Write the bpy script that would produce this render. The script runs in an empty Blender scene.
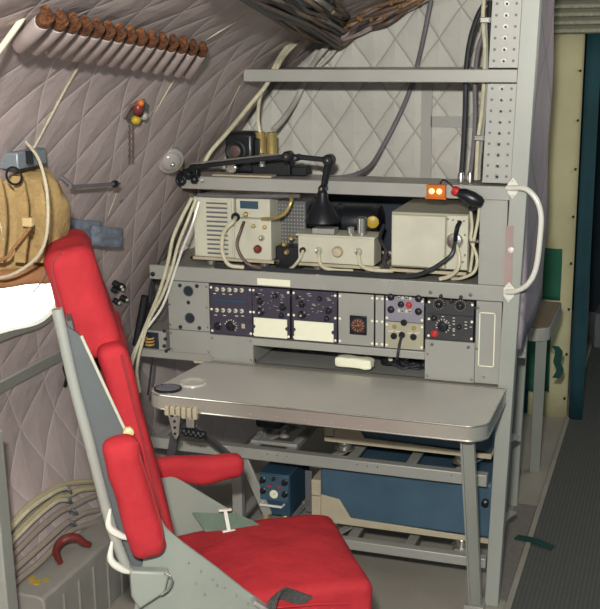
import bpy, bmesh, math, random
from mathutils import Vector, Matrix, noise
random.seed(7)
PI = math.pi
sc = bpy.context.scene
COL = sc.collection

# ------------------------------------------------------------ camera
F = 1114.0
def nrm(v): return Vector(v).normalized()
Yc = nrm((390, 274, -F)); Xc = Vector((3350, -236, 1114)); Xc = (Xc - Xc.dot(Yc)*Yc).normalized(); Zc = Xc.cross(Yc)
M3 = Matrix((Xc, Yc, Zc))
CP = Vector((0.47272663, -3.31583113, 1.80990876))
cd = bpy.data.cameras.new('camera'); cam = bpy.data.objects.new('camera', cd); COL.objects.link(cam)
cd.sensor_fit = 'HORIZONTAL'; cd.sensor_width = 36; cd.lens = F/600*36; cd.clip_start = .05
cam.matrix_world = Matrix.Translation(CP) @ M3.to_4x4()
sc.camera = cam
# measuring helpers: where a line of sight meets a known plane of the room
def ray(px, py): return M3 @ nrm((px-300, 304.5-py, -F))
def at(px, py, Y=0.0):
    r = ray(px, py); return CP + r*((Y-CP.y)/r.y)
def atz(px, py, Z=0.0):
    r = ray(px, py); return CP + r*((Z-CP.z)/r.z)
# hull profile (x over z), fuselage runs along Y
PROF = [(-1.335,-.05),(-1.335,.1),(-1.33,.22),(-1.375,.38),(-1.42,.60),(-1.375,.8),(-1.31,.95),(-1.235,1.1),(-1.165,1.23),(-1.09,1.36),(-1.01,1.48),
        (-.93,1.6),(-.84,1.71),(-.72,1.805),(-.55,1.885),(-.35,1.96),(-.1,2.04),(.2,2.1),(.6,2.13),(1.0,2.12),(1.5,2.05)]
def inside(p):
    for (x0,z0),(x1,z1) in zip(PROF, PROF[1:]):
        if x1 < .9 and z0 <= p.z <= z1:
            return p.x > x0+(x1-x0)*(p.z-z0)/(z1-z0)
    return p.z < 2.1
def proj(p):
    c = M3.transposed() @ (Vector(p)-CP); return 300+F*c.x/-c.z, 304.5-F*c.y/-c.z
def ath(px, py, off=0.0):
    if not off: return ath0(px, py, 0)
    qx, qy = px, py
    for _ in range(6):
        p = ath0(qx, qy, off); u, v = proj(p); qx += (px-u)*.8; qy += (py-v)*.8
    return p
def ath0(px, py, off=0.0):
    r = ray(px, py); t0, t1 = .5, 9.0
    t = t0
    while t < 9 and inside(CP+r*t): t += .02
    lo, hi = t-.02, t
    for _ in range(18):
        m = (lo+hi)/2
        if inside(CP+r*m): lo = m
        else: hi = m
    p = CP+r*lo
    return p + hn(p)*off
def hn(p):
    for (x0,z0),(x1,z1) in zip(PROF, PROF[1:]):
        if z0 <= p.z <= z1 and x1 < .9:
            d = Vector((x1-x0,0,z1-z0)).normalized(); return Vector((d.z,0,-d.x))
    return Vector((0,0,-1))

# ------------------------------------------------------------ materials
def lin(c):
    if isinstance(c, str):
        c = [int(c[i:i+2],16)/255 for i in (0,2,4)]
    return tuple((x/12.92 if x<=.04045 else ((x+.055)/1.055)**2.4) for x in c)+(1,)
MC = {}
def mat(name, col, rough=.55, metal=0.0, var=.10, scale=9.0, bump=0.0, bscale=60.0, emit=0.0, spec=.5, col2=None, coat=0):
    if name in MC: return MC[name]
    m = bpy.data.materials.new(name); m.use_nodes = True; MC[name] = m
    nt = m.node_tree; N = nt.nodes; L = nt.links; b = N['Principled BSDF']
    tc = N.new('ShaderNodeTexCoord')
    c = lin(col)
    b.inputs['Roughness'].default_value = rough; b.inputs['Metallic'].default_value = metal
    b.inputs['Specular IOR Level'].default_value = spec
    b.inputs['Coat Weight'].default_value = coat
    nz = N.new('ShaderNodeTexNoise'); nz.inputs['Scale'].default_value = scale; nz.inputs['Detail'].default_value = 5
    L.new(tc.outputs['Object'], nz.inputs['Vector'])
    rp = N.new('ShaderNodeValToRGB'); rp.color_ramp.elements[0].position = .3; rp.color_ramp.elements[1].position = .7
    a = tuple(x*(1-var) for x in c[:3])+(1,); d = tuple(min(1,x*(1+var)) for x in c[:3])+(1,)
    if col2: d = lin(col2); a = c
    rp.color_ramp.elements[0].color = a; rp.color_ramp.elements[1].color = d
    L.new(nz.outputs['Fac'], rp.inputs['Fac']); L.new(rp.outputs['Color'], b.inputs['Base Color'])
    if bump:
        n2 = N.new('ShaderNodeTexNoise'); n2.inputs['Scale'].default_value = bscale; n2.inputs['Detail'].default_value = 3
        L.new(tc.outputs['Object'], n2.inputs['Vector'])
        bp = N.new('ShaderNodeBump'); bp.inputs['Strength'].default_value = bump; bp.inputs['Distance'].default_value = .01
        L.new(n2.outputs['Fac'], bp.inputs['Height']); L.new(bp.outputs['Normal'], b.inputs['Normal'])
    if emit:
        b.inputs['Emission Color'].default_value = c; b.inputs['Emission Strength'].default_value = emit
    return m
def quilt_mat(name, col, seam, w, h, mixamt, strength):
    m = bpy.data.materials.new(name); m.use_nodes = True
    nt = m.node_tree; N = nt.nodes; L = nt.links; b = N['Principled BSDF']
    b.inputs['Roughness'].default_value = .62; b.inputs['Specular IOR Level'].default_value = .35
    uv = N.new('ShaderNodeUVMap'); uv.uv_map = 'UVMap'
    wn = N.new('ShaderNodeTexNoise'); wn.inputs['Scale'].default_value = 7
    L.new(uv.outputs['UV'], wn.inputs['Vector'])
    ws = N.new('ShaderNodeVectorMath'); ws.operation='MULTIPLY_ADD'; ws.inputs[1].default_value=(.016,.016,0); L.new(wn.outputs['Color'], ws.inputs[0]); L.new(uv.outputs['UV'], ws.inputs[2])
    sx = N.new('ShaderNodeSeparateXYZ'); L.new(ws.outputs[0], sx.inputs[0])
    def mth(op, a, bb=None, v=None):
        n = N.new('ShaderNodeMath'); n.operation = op
        L.new(a, n.inputs[0])
        if bb is not None: L.new(bb, n.inputs[1])
        elif v is not None: n.inputs[1].default_value = v
        return n.outputs[0]
    a = mth('DIVIDE', sx.outputs['X'], v=w); c = mth('DIVIDE', sx.outputs['Y'], v=h)
    def tri(x): return mth('ABSOLUTE', mth('SUBTRACT', mth('FRACT', x), v=.5))     # .5 on the seam
    t1 = tri(mth('ADD', a, c)); t2 = tri(mth('SUBTRACT', a, c))
    mx = mth('MAXIMUM', t1, t2)
    # pillow height: falls steeply at the seam
    hgt = mth('SUBTRACT', mx, v=.5); hgt = mth('MULTIPLY', hgt, v=-2.0); hp = mth('POWER', hgt, v=.45)
    wr = N.new('ShaderNodeTexNoise'); wr.inputs['Scale'].default_value = 22; wr.inputs['Detail'].default_value = 4; wr.inputs['Distortion'].default_value = .6
    L.new(uv.outputs['UV'], wr.inputs['Vector'])
    hs = mth('ADD', hp, mth('MULTIPLY', wr.outputs['Fac'], v=.5))
    bp = N.new('ShaderNodeBump'); bp.inputs['Strength'].default_value = strength; bp.inputs['Distance'].default_value = .012
    L.new(hs, bp.inputs['Height']); L.new(bp.outputs['Normal'], b.inputs['Normal'])
    line = N.new('ShaderNodeMapRange'); line.inputs['From Min'].default_value = .465; line.inputs['From Max'].default_value = .497
    L.new(mx, line.inputs['Value'])
    nz = N.new('ShaderNodeTexNoise'); nz.inputs['Scale'].default_value = 3.5; nz.inputs['Detail'].default_value = 5; L.new(uv.outputs['UV'], nz.inputs['Vector'])
    rp = N.new('ShaderNodeValToRGB'); cc = lin(col)
    rp.color_ramp.elements[0].position=.3; rp.color_ramp.elements[1].position=.7
    rp.color_ramp.elements[0].color = tuple(x*.86 for x in cc[:3])+(1,); rp.color_ramp.elements[1].color = tuple(x*1.12 for x in cc[:3])+(1,)
    L.new(nz.outputs['Fac'], rp.inputs['Fac'])
    mi = N.new('ShaderNodeMix'); mi.data_type='RGBA'; mi.inputs['B'].default_value = lin(seam)
    L.new(mth('MULTIPLY', line.outputs[0], v=mixamt), mi.inputs['Factor']); L.new(rp.outputs['Color'], mi.inputs['A'])
    L.new(mi.outputs['Result'], b.inputs['Base Color'])
    return m
def stripe_mat(name, c1, c2, scale, axis='X', rough=.8, bump=.6, aniso=1.0):
    m = bpy.data.materials.new(name); m.use_nodes = True
    nt = m.node_tree; N = nt.nodes; L = nt.links; b = N['Principled BSDF']; b.inputs['Roughness'].default_value = rough
    tc = N.new('ShaderNodeTexCoord'); w = N.new('ShaderNodeTexWave'); w.bands_direction = axis; w.inputs['Scale'].default_value = scale
    w.inputs['Distortion'].default_value = .4; w.inputs['Detail'].default_value = 2
    L.new(tc.outputs['Object'], w.inputs['Vector'])
    n = N.new('ShaderNodeTexNoise'); n.inputs['Scale'].default_value = 60; L.new(tc.outputs['Object'], n.inputs['Vector'])
    mu = N.new('ShaderNodeMath'); mu.operation='MULTIPLY'; L.new(w.outputs['Fac'], mu.inputs[0]); L.new(n.outputs['Fac'], mu.inputs[1])
    rp = N.new('ShaderNodeValToRGB'); rp.color_ramp.elements[0].color = lin(c1); rp.color_ramp.elements[1].color = lin(c2); rp.color_ramp.elements[1].position=.6
    L.new(mu.outputs[0], rp.inputs['Fac']); L.new(rp.outputs['Color'], b.inputs['Base Color'])
    bp = N.new('ShaderNodeBump'); bp.inputs['Strength'].default_value = bump; bp.inputs['Distance'].default_value = .004
    L.new(mu.outputs[0], bp.inputs['Height']); L.new(bp.outputs['Normal'], b.inputs['Normal'])
    return m

HULLQ = quilt_mat('hull_quilt', 'b9a9a6', 'd6ccc6', .20, .28, .5, .5)
PARTQ = quilt_mat('partition_quilt', 'bcb9b0', '8c8780', .145, .20, .4, .8)
SIDEQ = quilt_mat('side_quilt', '94888e', '6a6066', .9, .5, .6, .4)
GREY = mat('grey_paint', 'a3a29b', .42, .2, .06, 6, .05, 200)
GREY2 = mat('console_grey_paint', '9b9a93', .5, .1, .06, 7)
GREYD = mat('dark_grey_paint', '67686b', .5, .2, .1, 8)
POST = mat('post_grey_green', 'a2a49c', .42, .15, .06, 4)
DESK = mat('desk_satin_metal', 'c4c1b9', .42, .18, .06, 3, .03, 300, spec=.6)
TRIM = mat('desk_edge_metal', 'b5b0a6', .32, .5, .06, 6)
STEEL = mat('bright_steel', 'c9c7bf', .25, .9, .08, 20)
CREAM = mat('cream_paint', 'c6c3b0', .5, 0, .07, 14)
CREAMW = mat('cream_white_card', 'efeed4', .6, 0, .03, 20)
CREAMT = mat('tan_bracket_paint', 'b9ad94', .5, .1, .08, 14)
PALE = mat('pale_cable', 'c9c2a6', .5, 0, .12, 30)
WHITEP = mat('white_enamel', 'e6e4d8', .3, .1, .04, 10)
BLACK = mat('black_plastic', '15181d', .35, 0, .15, 20)
BLACKM = mat('black_matt', '101419', .6, 0, .2, 20)
DKCABLE = mat('dark_cable', '2b2d33', .45, 0, .2, 30)
GRCABLE = mat('grey_cable', '6a666a', .5, 0, .1, 30)
PURP = mat('dark_violet_panel', '3d3848', .5, .1, .12, 30)
CHAR = mat('charcoal_panel', '38373b', .5, .1, .12, 30)
LILAC = mat('grey_lilac_panel', '8d8894', .5, .1, .08, 20)
BEIGE = mat('beige_panel', 'a9a48e', .5, .1, .08, 20)
BLUE = mat('blue_case_paint', '435e70', .45, .15, .14, 8, .05, 90)
BLUED = mat('deep_blue_case_paint', '2c4a5e', .45, .1, .14, 12)
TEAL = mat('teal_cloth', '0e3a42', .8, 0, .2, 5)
GREEN = mat('green_cloth', '1f5a45', .85, 0, .15, 8, .2, 60)
OLIVE = mat('grey_green_webbing', '5f7263', .8, 0, .12, 30, .4, 220)
DGREEN = mat('dark_green_webbing', '0f3d38', .8, 0, .15, 40, .4, 220)
RED = mat('red_cushion_fabric', 'b02c33', .8, 0, .09, 10, .6, 18, spec=.25)
REDP = mat('red_piping', '8a2a2c', .7, 0, .1, 20)
REDPL = mat('red_plastic', 'c02a2a', .4, 0, .05, 20)
SHELL = mat('seat_shell_grey_green', '93998f', .5, .1, .07, 6)
SHELLD = mat('seat_back_dark_grey', '5e6364', .6, .1, .08, 6)
BAG = mat('khaki_canvas', 'a08556', .85, 0, .22, 9, .7, 45)
BAGD = mat('brown_canvas', '8f6440', .85, 0, .15, 9, .4, 45)
ROPE = mat('pale_rope', 'bdb49c', .8, 0, .1, 60, .4, 400)
TUBEG = mat('grey_tube_card', 'a2948f', .65, 0, .1, 25)
AMBER = mat('amber_brown_glass', '3c2218', .4, 0, .35, 60, .6, 140, col2='7a4c2a')
BRASS = mat('brass', 'c4ae72', .35, .6, .12, 30)
ORANGE = mat('orange_plastic', 'c8671c', .4, 0, .1, 30)
YELLOW = mat('yellow_plastic', 'b8982c', .4, 0, .06, 30)
OXBLOOD = mat('oxblood_plastic', '6e2a26', .35, 0, .12, 20)
CLOTHB = mat('blue_grey_cloth', '7d8695', .8, 0, .12, 14, .4, 40)
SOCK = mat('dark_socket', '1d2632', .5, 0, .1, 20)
WOOD = mat('brown_table_top', '74665a', .4, .2, .1, 10)
CURT = mat('cream_canvas', 'bdb790', .85, 0, .08, 4, .5, 12)
FLOORM = mat('grey_floor_paint', '9c968b', .55, .05, .1, 5, .06, 60)
KICK = mat('grey_kick_sheet', '78736d', .7, .0, .12, 60, .5, 260)
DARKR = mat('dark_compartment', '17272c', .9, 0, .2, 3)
YMARK = mat('yellow_stain', 'b59a3a', .7, 0, .2, 60)
WGLASS = mat('daylit_window_glass', 'fffdf4', .3, 0, 0, 5, emit=2.6)
BULB = mat('warm_indicator_bulb', 'ffd890', .4, 0, .02, 5, emit=1.2)
GLASS = mat('frosted_lamp_glass', '9c9590', .2, 0, .05, 20, coat=.5)
WIREB = mat('brown_wire', '5c4a40', .5, 0, .3, 40)
CARPET = stripe_mat('ribbed_dark_carpet', '4a4c48', '595a55', 22, 'X', .9, .12)
PLEAT = stripe_mat('pleated_grey_lining', '6b6c60', 'a5a28a', 9, 'Z', .8, 1.0)
LEDGE = mat('grey_moulded_ledge', '8e8b84', .55, .05, .1, 8)

# ------------------------------------------------------------ mesh builder
class G:
    def __init__(s): s.v = []; s.f = []
    def add(s, vs, fs):
        n = len(s.v); s.v += [Vector(v) for v in vs]; s.f += [tuple(i+n for i in f) for f in fs]; return s
    def box(s, x0, x1, y0, y1, z0, z1, R=None, c=None):
        vs = [Vector((x,y,z)) for x in (x0,x1) for y in (y0,y1) for z in (z0,z1)]
        if R is not None: vs = [R @ v + (c or Vector()) for v in vs]
        return s.add(vs, [(0,1,3,2),(4,6,7,5),(0,4,5,1),(2,3,7,6),(0,2,6,4),(1,5,7,3)])
    def bar(s, a, b, w, h, up=(0,0,1)):       # rectangular bar from a to b
        a, b = Vector(a), Vector(b); d = (b-a).normalized(); u = Vector(up)
        if abs(d.dot(u)) > .98: u = Vector((0,1,0))
        r = d.cross(u).normalized(); u = r.cross(d).normalized()
        vs = [p + r*sx*w/2 + u*sz*h/2 for p in (a,b) for sx,sz in ((-1,-1),(1,-1),(1,1),(-1,1))]
        return s.add(vs, [(3,2,1,0),(4,5,6,7),(0,1,5,4),(1,2,6,5),(2,3,7,6),(3,0,4,7)])
    def tube(s, pts, r, n=8, taper=None, caps=True):
        pts = [Vector(p) for p in pts]; k = len(pts); rings = []
        up = None
        for i, p in enumerate(pts):
            d = (pts[min(i+1,k-1)]-pts[max(i-1,0)]).normalized()
            if up is None:
                up = Vector((0,0,1)) if abs(d.z) < .9 else Vector((0,1,0))
            a = d.cross(up).normalized(); up = a.cross(d).normalized()
            rr = taper[i] if taper else r
            rings.append([p + (a*math.cos(2*PI*j/n)+up*math.sin(2*PI*j/n))*rr for j in range(n)])
        vs = [v for rg in rings for v in rg]
        fs = [(i*n+j, (i+1)*n+j, (i+1)*n+(j+1)%n, i*n+(j+1)%n) for i in range(k-1) for j in range(n)]
        if caps: fs += [tuple(range(n)), tuple((k-1)*n+j for j in reversed(range(n)))]
        return s.add(vs, fs)
    def cyl(s, a, b, r, n=20, r2=None):
        return s.tube([a, b], r, n, [r, r if r2 is None else r2])
    def lathe(s, c, ax, prof, n=24):          # prof: (radius, height along ax)
        c = Vector(c); ax = Vector(ax).normalized(); u = ax.orthogonal().normalized(); w = ax.cross(u)
        vs = [c+ax*h+(u*math.cos(2*PI*j/n)+w*math.sin(2*PI*j/n))*max(r,1e-5) for r,h in prof for j in range(n)]
        k = len(prof)
        fs = [(i*n+j, i*n+(j+1)%n, (i+1)*n+(j+1)%n, (i+1)*n+j) for i in range(k-1) for j in range(n)]
        fs += [tuple(reversed(range(n))), tuple((k-1)*n+j for j in range(n))]
        return s.add(vs, fs)
    def torus(s, c, ax, R, r, n=24, m=8):
        c = Vector(c); ax = Vector(ax).normalized(); u = ax.orthogonal().normalized(); w = ax.cross(u)
        vs = []
        for i in range(n):
            e = u*math.cos(2*PI*i/n)+w*math.sin(2*PI*i/n)
            for j in range(m): vs.append(c+e*(R+r*math.cos(2*PI*j/m))+ax*r*math.sin(2*PI*j/m))
        return s.add(vs, [(i*m+j, ((i+1)%n)*m+j, ((i+1)%n)*m+(j+1)%m, i*m+(j+1)%m) for i in range(n) for j in range(m)])
    def ball(s, c, r, n=12, sx=1, sy=1, sz=1):
        c = Vector(c); vs = []; m = n//2
        for i in range(m+1):
            t = PI*i/m
            for j in range(n):
                p = 2*PI*j/n; vs.append(c+Vector((sx*r*math.sin(t)*math.cos(p), sy*r*math.sin(t)*math.sin(p), sz*r*math.cos(t))))
        return s.add(vs, [(i*n+j,(i+1)*n+j,(i+1)*n+(j+1)%n,i*n+(j+1)%n) for i in range(m) for j in range(n)])
    def prism(s, poly, d):                    # poly: 3D points of one face, d: extrusion vector
        poly = [Vector(p) for p in poly]; d = Vector(d); n = len(poly)
        return s.add(poly+[p+d for p in poly], [tuple(reversed(range(n))), tuple(range(n,2*n))]+[(i,(i+1)%n,n+(i+1)%n,n+i) for i in range(n)])
    def rbox(s, half, r, n=12, fn=None, X=None):   # soft cushion: rounded box, fn shapes it, X places it
        h = Vector(half); r = min(r, min(h)*.98); idx = {}; vs = []; fs = []
        def key(p): return tuple(round(x,5) for x in p)
        def vert(p):
            k = key(p)
            if k in idx: return idx[k]
            q = Vector([x*hh for x,hh in zip(p,h)])
            ci = Vector([max(-(hh-r),min(hh-r,x)) for x,hh in zip(q,h)])
            d = q-ci
            q = ci + d.normalized()*r if d.length > 1e-9 else q
            if fn: q = fn(q)
            if X is not None: q = X @ q
            vs.append(q); idx[k] = len(vs)-1; return idx[k]
        def wv(t):  # denser sampling near the edges
            return math.sin(t*PI/2)*.6+t*.4
        g = [wv(-1+2*i/n) for i in range(n+1)]
        for ax in range(3):
            for sg in (-1,1):
                for i in range(n):
                    for j in range(n):
                        q = []
                        for a,b in ((i,j),(i+1,j),(i+1,j+1),(i,j+1)):
                            p = [0,0,0]; p[ax] = sg; p[(ax+1)%3] = g[a]; p[(ax+2)%3] = g[b]; q.append(vert(p))
                        fs.append(tuple(q) if sg > 0 else tuple(reversed(q)))
        return s.add(vs, fs)
    def build(s, name, m, parent=None, bev=0, seg=2, smooth=True, local=False, ang=35):
        me = bpy.data.meshes.new(name); org = Vector() if local else ORG.get(parent, None)
        if org is None:
            if parent is None and s.v:
                org = Vector((sum(v.x for v in s.v)/len(s.v), sum(v.y for v in s.v)/len(s.v), min(v.z for v in s.v)))
            else: org = Vector()
        me.from_pydata([v-org for v in s.v], [], s.f); me.update()
        bm = bmesh.new(); bm.from_mesh(me); bmesh.ops.recalc_face_normals(bm, faces=bm.faces); bm.to_mesh(me); bm.free()
        me.materials.append(m)
        o = bpy.data.objects.new(name, me); COL.objects.link(o)
        if parent is None: o.location = org
        else: o.parent = parent
        ORG[o] = org
        if smooth:
            for p in me.polygons: p.use_smooth = True
            try: me.set_sharp_from_angle(angle=math.radians(ang))
            except Exception: pass
        if bev:
            b = o.modifiers.new('bevel','BEVEL'); b.width = bev; b.segments = seg; b.limit_method = 'ANGLE'; b.angle_limit = math.radians(40)
        return o
ORG = {}
def tag(o, label, cat, group=None):
    o['label'] = label; o['category'] = cat
    if group: o['group'] = group
    return o
def thing(name, loc, label, cat, group=None, rz=0):
    o = bpy.data.objects.new(name, None); COL.objects.link(o); o.location = loc; o.rotation_euler.z = rz; o.empty_display_size = .05
    ORG[o] = Vector(loc); return tag(o, label, cat, group)
def struct(o):
    o['kind'] = 'structure'; return o
def catmull(pts, k=6):
    pts = [Vector(p) for p in pts]; out = []
    P = [pts[0]*2-pts[1]] + pts + [pts[-1]*2-pts[-2]]
    for i in range(1, len(P)-2):
        for j in range(k):
            t = j/k; a,b,c,d = P[i-1],P[i],P[i+1],P[i+2]
            out.append(.5*((2*b)+(c-a)*t+(2*a-5*b+4*c-d)*t*t+(3*b-a-3*c+d)*t**3))
    out.append(pts[-1]); return out
def cable(name, pts, r, m, label, group=None, cat='cable', n=8):
    return tag(G().tube(catmull(pts), r, n).build(name, m), label, cat, group)
def X0(px, py, Y=0.0): return at(px, py, Y).x
def Z0(px, py, Y=0.0): return at(px, py, Y).z

# ------------------------------------------------------------ the setting
def grid_surface(name, rows, uvs, m, thick=0):
    R, Cn = len(rows), len(rows[0])
    me = bpy.data.meshes.new(name); me.from_pydata([p for r in rows for p in r], [], [(i*Cn+j,i*Cn+j+1,(i+1)*Cn+j+1,(i+1)*Cn+j) for i in range(R-1) for j in range(Cn-1)])
    ul = me.uv_layers.new(name='UVMap'); fl = [u for r in uvs for u in r]
    for lp in me.loops: ul.data[lp.index].uv = fl[lp.vertex_index]
    for p in me.polygons: p.use_smooth = True
    me.materials.append(m); o = bpy.data.objects.new(name, me); COL.objects.link(o)
    if thick:
        s_ = o.modifiers.new('thickness','SOLIDIFY'); s_.thickness = thick; s_.offset = 0
    return o
# floor
G().box(-1.7, .03, -4.2, 4.2, -.06, 0).build('floor', FLOORM); struct(bpy.data.objects['floor'])
struct(G().box(.05, 1.6, -4.2, 4.2, -.06, .004).build('floor_carpet', CARPET))
struct(G().box(.03, .05, -4.2, 4.2, -.06, .008).build('trim_1', FLOORM, bev=.003))
# hull: dense smooth profile
prof = catmull([Vector((x,0,z)) for x,z in PROF], 4)
sl = [0.0]
for a,b in zip(prof, prof[1:]): sl.append(sl[-1]+(b-a).length)
WY0, WY1, WZ0, WZ1 = -1.33, -.53, .98, 1.36      # window opening
ys = sorted(set([-4.2,-3.4,-2.6,-2.0,-1.6,WY0,-1.1,-.93,-.75,WY1,-.2,.2,.6,1.2,2.0,3.0,4.2]))
rows = [[p+Vector((0,y,0)) for p in prof] for y in ys]; uvs = [[(y, s) for s in sl] for y in ys]
hull = struct(grid_surface('wall_left', rows, uvs, HULLQ, .02))
# back partition at Y=.5, top follows the roof
PY = .36
tops = [(-1.30,.0),(-1.33,.8),(-1.25,1.06),(-1.10,1.33),(-.98,1.5),(-.88,1.63),(-.70,1.775),(-.52,1.85),(-.34,1.92),(-.1,2.02),(0.02,2.06)]
def topz(x):
    for (x0,z0),(x1,z1) in zip(tops[1:], tops[2:]):
        if x0 <= x <= x1: return z0+(z1-z0)*(x-x0)/(x1-x0)
    return 1.0
rows, uvs = [], []
for i in range(41):
    x = -1.3+1.32*i/40; zt = topz(x) if x > -1.33 else 1.0
    zz = [.74+(zt-.74)*j/24 for j in range(25)]
    rows.append([Vector((x, PY+.006*math.sin(9*x+5*z), z)) for z in zz]); uvs.append([(x, z) for z in zz])
struct(grid_surface('wall_back', rows, uvs, PARTQ, .02))
# seam tapes on the partition
g = G(); a = at(427,90,PY-.02); g.box(a.x-.018,a.x+.018,PY-.022,PY-.014,1.0,1.66); struct(g.build('trim_2', GREY2))
g = G(); a = at(452,122,PY-.02); g.box(a.x-.07,a.x+.09,PY-.022,PY-.015,a.z-.018,a.z+.018); struct(g.build('trim_3', GREY2))
# purple quilted side of the rack, facing the aisle
rows = [[Vector((.040-.030*y+.003*math.sin(z*13+y*7), y, z)) for z in [.86+(2.06-.86)*j/20 for j in range(21)]] for y in [.03+.72*i/10 for i in range(11)]]
uvs = [[(y, z) for z in [.86+1.2*j/20 for j in range(21)]] for y in [.03+.72*i/10 for i in range(11)]]
struct(grid_surface('wall_right_side_of_rack', rows, uvs, SIDEQ, .015)); bpy.data.objects['wall_right_side_of_rack'].name = 'wall_right'
# far end of the aisle: dark compartment
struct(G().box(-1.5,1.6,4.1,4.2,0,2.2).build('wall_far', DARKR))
# dark inside behind the tables
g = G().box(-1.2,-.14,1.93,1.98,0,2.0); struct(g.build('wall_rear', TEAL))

# window in the hull, bright daylight behind
def hull_at(y, z, off):
    for (x0,z0),(x1,z1) in zip(PROF, PROF[1:]):
        if z0 <= z <= z1: 
            p = Vector((x0+(x1-x0)*(z-z0)/(z1-z0), y, z)); return p+hn(p)*off
wt = []
WP = [(-1.2,1.13),(-1.0,1.065),(-.79,1.042),(-.62,1.02),(-.545,1.045),(-.53,1.10),(-.61,1.21),(-.76,1.33),(-1.0,1.39),(-1.2,1.35),(-1.27,1.22)]
WC = (-.90,1.2)
def closed(P, k):
    n = len(P); out = []; m = 6
    for i in range(n):
        a_,b_,c_,d_ = [Vector((*P[(i+q)%n],0)) for q in (-1,0,1,2)]
        for j in range(m):
            t = j/m; out.append(.5*((2*b_)+(c_-a_)*t+(2*a_-5*b_+4*c_-d_)*t*t+(3*b_-a_-3*c_+d_)*t**3))
    return out
WPS = closed(WP, 6)
def wring(k, grow, off):
    out = []
    for p in WPS:
        d = Vector((p.x-WC[0], p.y-WC[1])).normalized()*grow
        out.append(hull_at(p.x+d.x, p.y+d.y, off))
    return out
k = len(WPS)
pane = G(); rg = wring(k, 0, .016); pane.add(rg+[hull_at(WC[0],WC[1],.03)], [(i,(i+1)%k,k) for i in range(k)])
wn = struct(pane.build('window_1', WGLASS))
fr = G(); r0 = wring(k,0,.012); r1 = wring(k,0,.03); r2 = wring(k,.03,.03); r3 = wring(k,.03,.005)
allr = r0+r1+r2+r3; fr.add(allr, [(a*k+i, a*k+(i+1)%k, ((a+1)%4)*k+(i+1)%k, ((a+1)%4)*k+i) for a in range(4) for i in range(k)])
fo = fr.build('window_frame', GREY2, wn)
# trim rail below the window
g = G(); A = ath(-10,392,.012); B = ath(66,352,.012)
g.bar(A, B, .012, .05, up=(.4,0,1)); struct(g.build('trim_4', GREY2, bev=.004))

# moulded ledge along the lower hull
zL = .22
p1 = atz(48,590,zL); p2 = atz(112,544,zL); xe = (p1.x+p2.x)/2
g = G(); poly = []
y0 = p1.y-.05
for x,z in ((-1.33,.225),(xe-.02,.222),(xe-.006,.216),(xe,.20),(xe,0),(-1.33,0)): poly.append((x,y0,z))
g.prism(poly, (0,.95,0)); led = struct(g.build('trim_5', LEDGE, bev=.006))
g = G()
for i in range(8):
    y = y0+.1+i*.09; g.box(xe-.002,xe+.006,y,y+.008,.0,.185)
struct(g.build('ledge_rib', LEDGE, led))
# pale frame post at far left foreground
a = at(7,609,-1.0); b = at(-8,430,-1.0)
g = G(); g.bar((a.x,-1.0,0),(b.x-.01,-1.0,.82),.05,.05); struct(g.build('trim_6', POST, bev=.004))

# far cream canvas curtain with green edge
def wavy(name, x0,x1,y,z0,z1,m,amp=.008,fr=40,thick=.006,nx=30,sl=0.0):
    rows = [[Vector((x0+(x1-x0)*i/nx+sl*(z1-(z0+(z1-z0)*j/10)), y+amp*math.sin(fr*(x0+(x1-x0)*i/nx)+1.5*math.sin(3*j/10)), z0+(z1-z0)*j/10)) for j in range(11)] for i in range(nx+1)]
    return grid_surface(name, rows, [[(0,0)]*11 for _ in rows], m, thick)
xl, xr = X0(536,200,1.92), X0(577,200,1.92)
tag(wavy('canvas_curtain', xl, xr, 1.92, .0, 1.82, CURT), 'cream canvas curtain hanging at the far end beside the aisle', 'curtain')
for i in range(8):
    G().cyl((xr-.012,1.912,.1+i*.22),(xr-.012,1.900,.1+i*.22),.006,8).build('grommet', BLACKM, bpy.data.objects['canvas_curtain'])
x2 = X0(601,200,1.9)
tag(wavy('teal_curtain', xr+.012, xr+.075, 1.90, .0, 1.80, TEAL, .008, 60), 'dark teal curtain strip beside the cream canvas one', 'curtain')
g = G(); 
for i in range(10):
    g.tube([(xl+ .02,1.88+.0,1.82+.035*i),(xl+.35,1.87,1.822+.035*i),(xl+.75,1.88,1.815+.035*i)],.02,8)
tag(g.build('rolled_lining', PLEAT), 'pleated grey lining bunched above the aisle curtain', 'lining')
a = at(590,62,2.2); b = at(588,275,2.2)
cable('standpipe', [(a.x,2.2,2.0),(a.x,2.2,a.z),(b.x,2.2,b.z),(b.x,2.2,0)], .009, GRCABLE, 'thin grey vertical pipe in the dark doorway at far right', cat='pipe')
# green hanging blanket in front of cream canvas
a, b = at(541,248,1.86), at(560,300,1.86)
o = wavy('folded_blanket', a.x-.05, b.x, 1.86, b.z, a.z, GREEN, .006, 50)
tag(o, 'green blanket hanging against the cream curtain behind the table', 'blanket')
xq0,xq1 = X0(524,380,1.8),X0(549,380,1.8)
tag(wavy('hanging_cloth', xq0, xq1, 1.8, .16, Z0(540,320,1.8), GREEN, .01, 70), 'dark green cloth hanging below the far table', 'cloth')
# equipment dim in the doorway
a = at(597,330,3.2)
g = G().box(a.x-.02,a.x+.4,3.2,3.5,.0,a.z+.1); tag(g.build('equipment_case', GREYD, bev=.01), 'dim grey case standing far back in the dark doorway', 'case')

# ------------------------------------------------------------ the rack
XL3 = X0(150,268); 
rack = thing('equipment_rack', (-.5,0,0), 'grey metal operator rack with shelves, console face and perforated right post', 'rack')
def rp(g, name, m=GREY, bev=.002, par=None): return g.build(name, m, par or rack, bev=bev)
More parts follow.
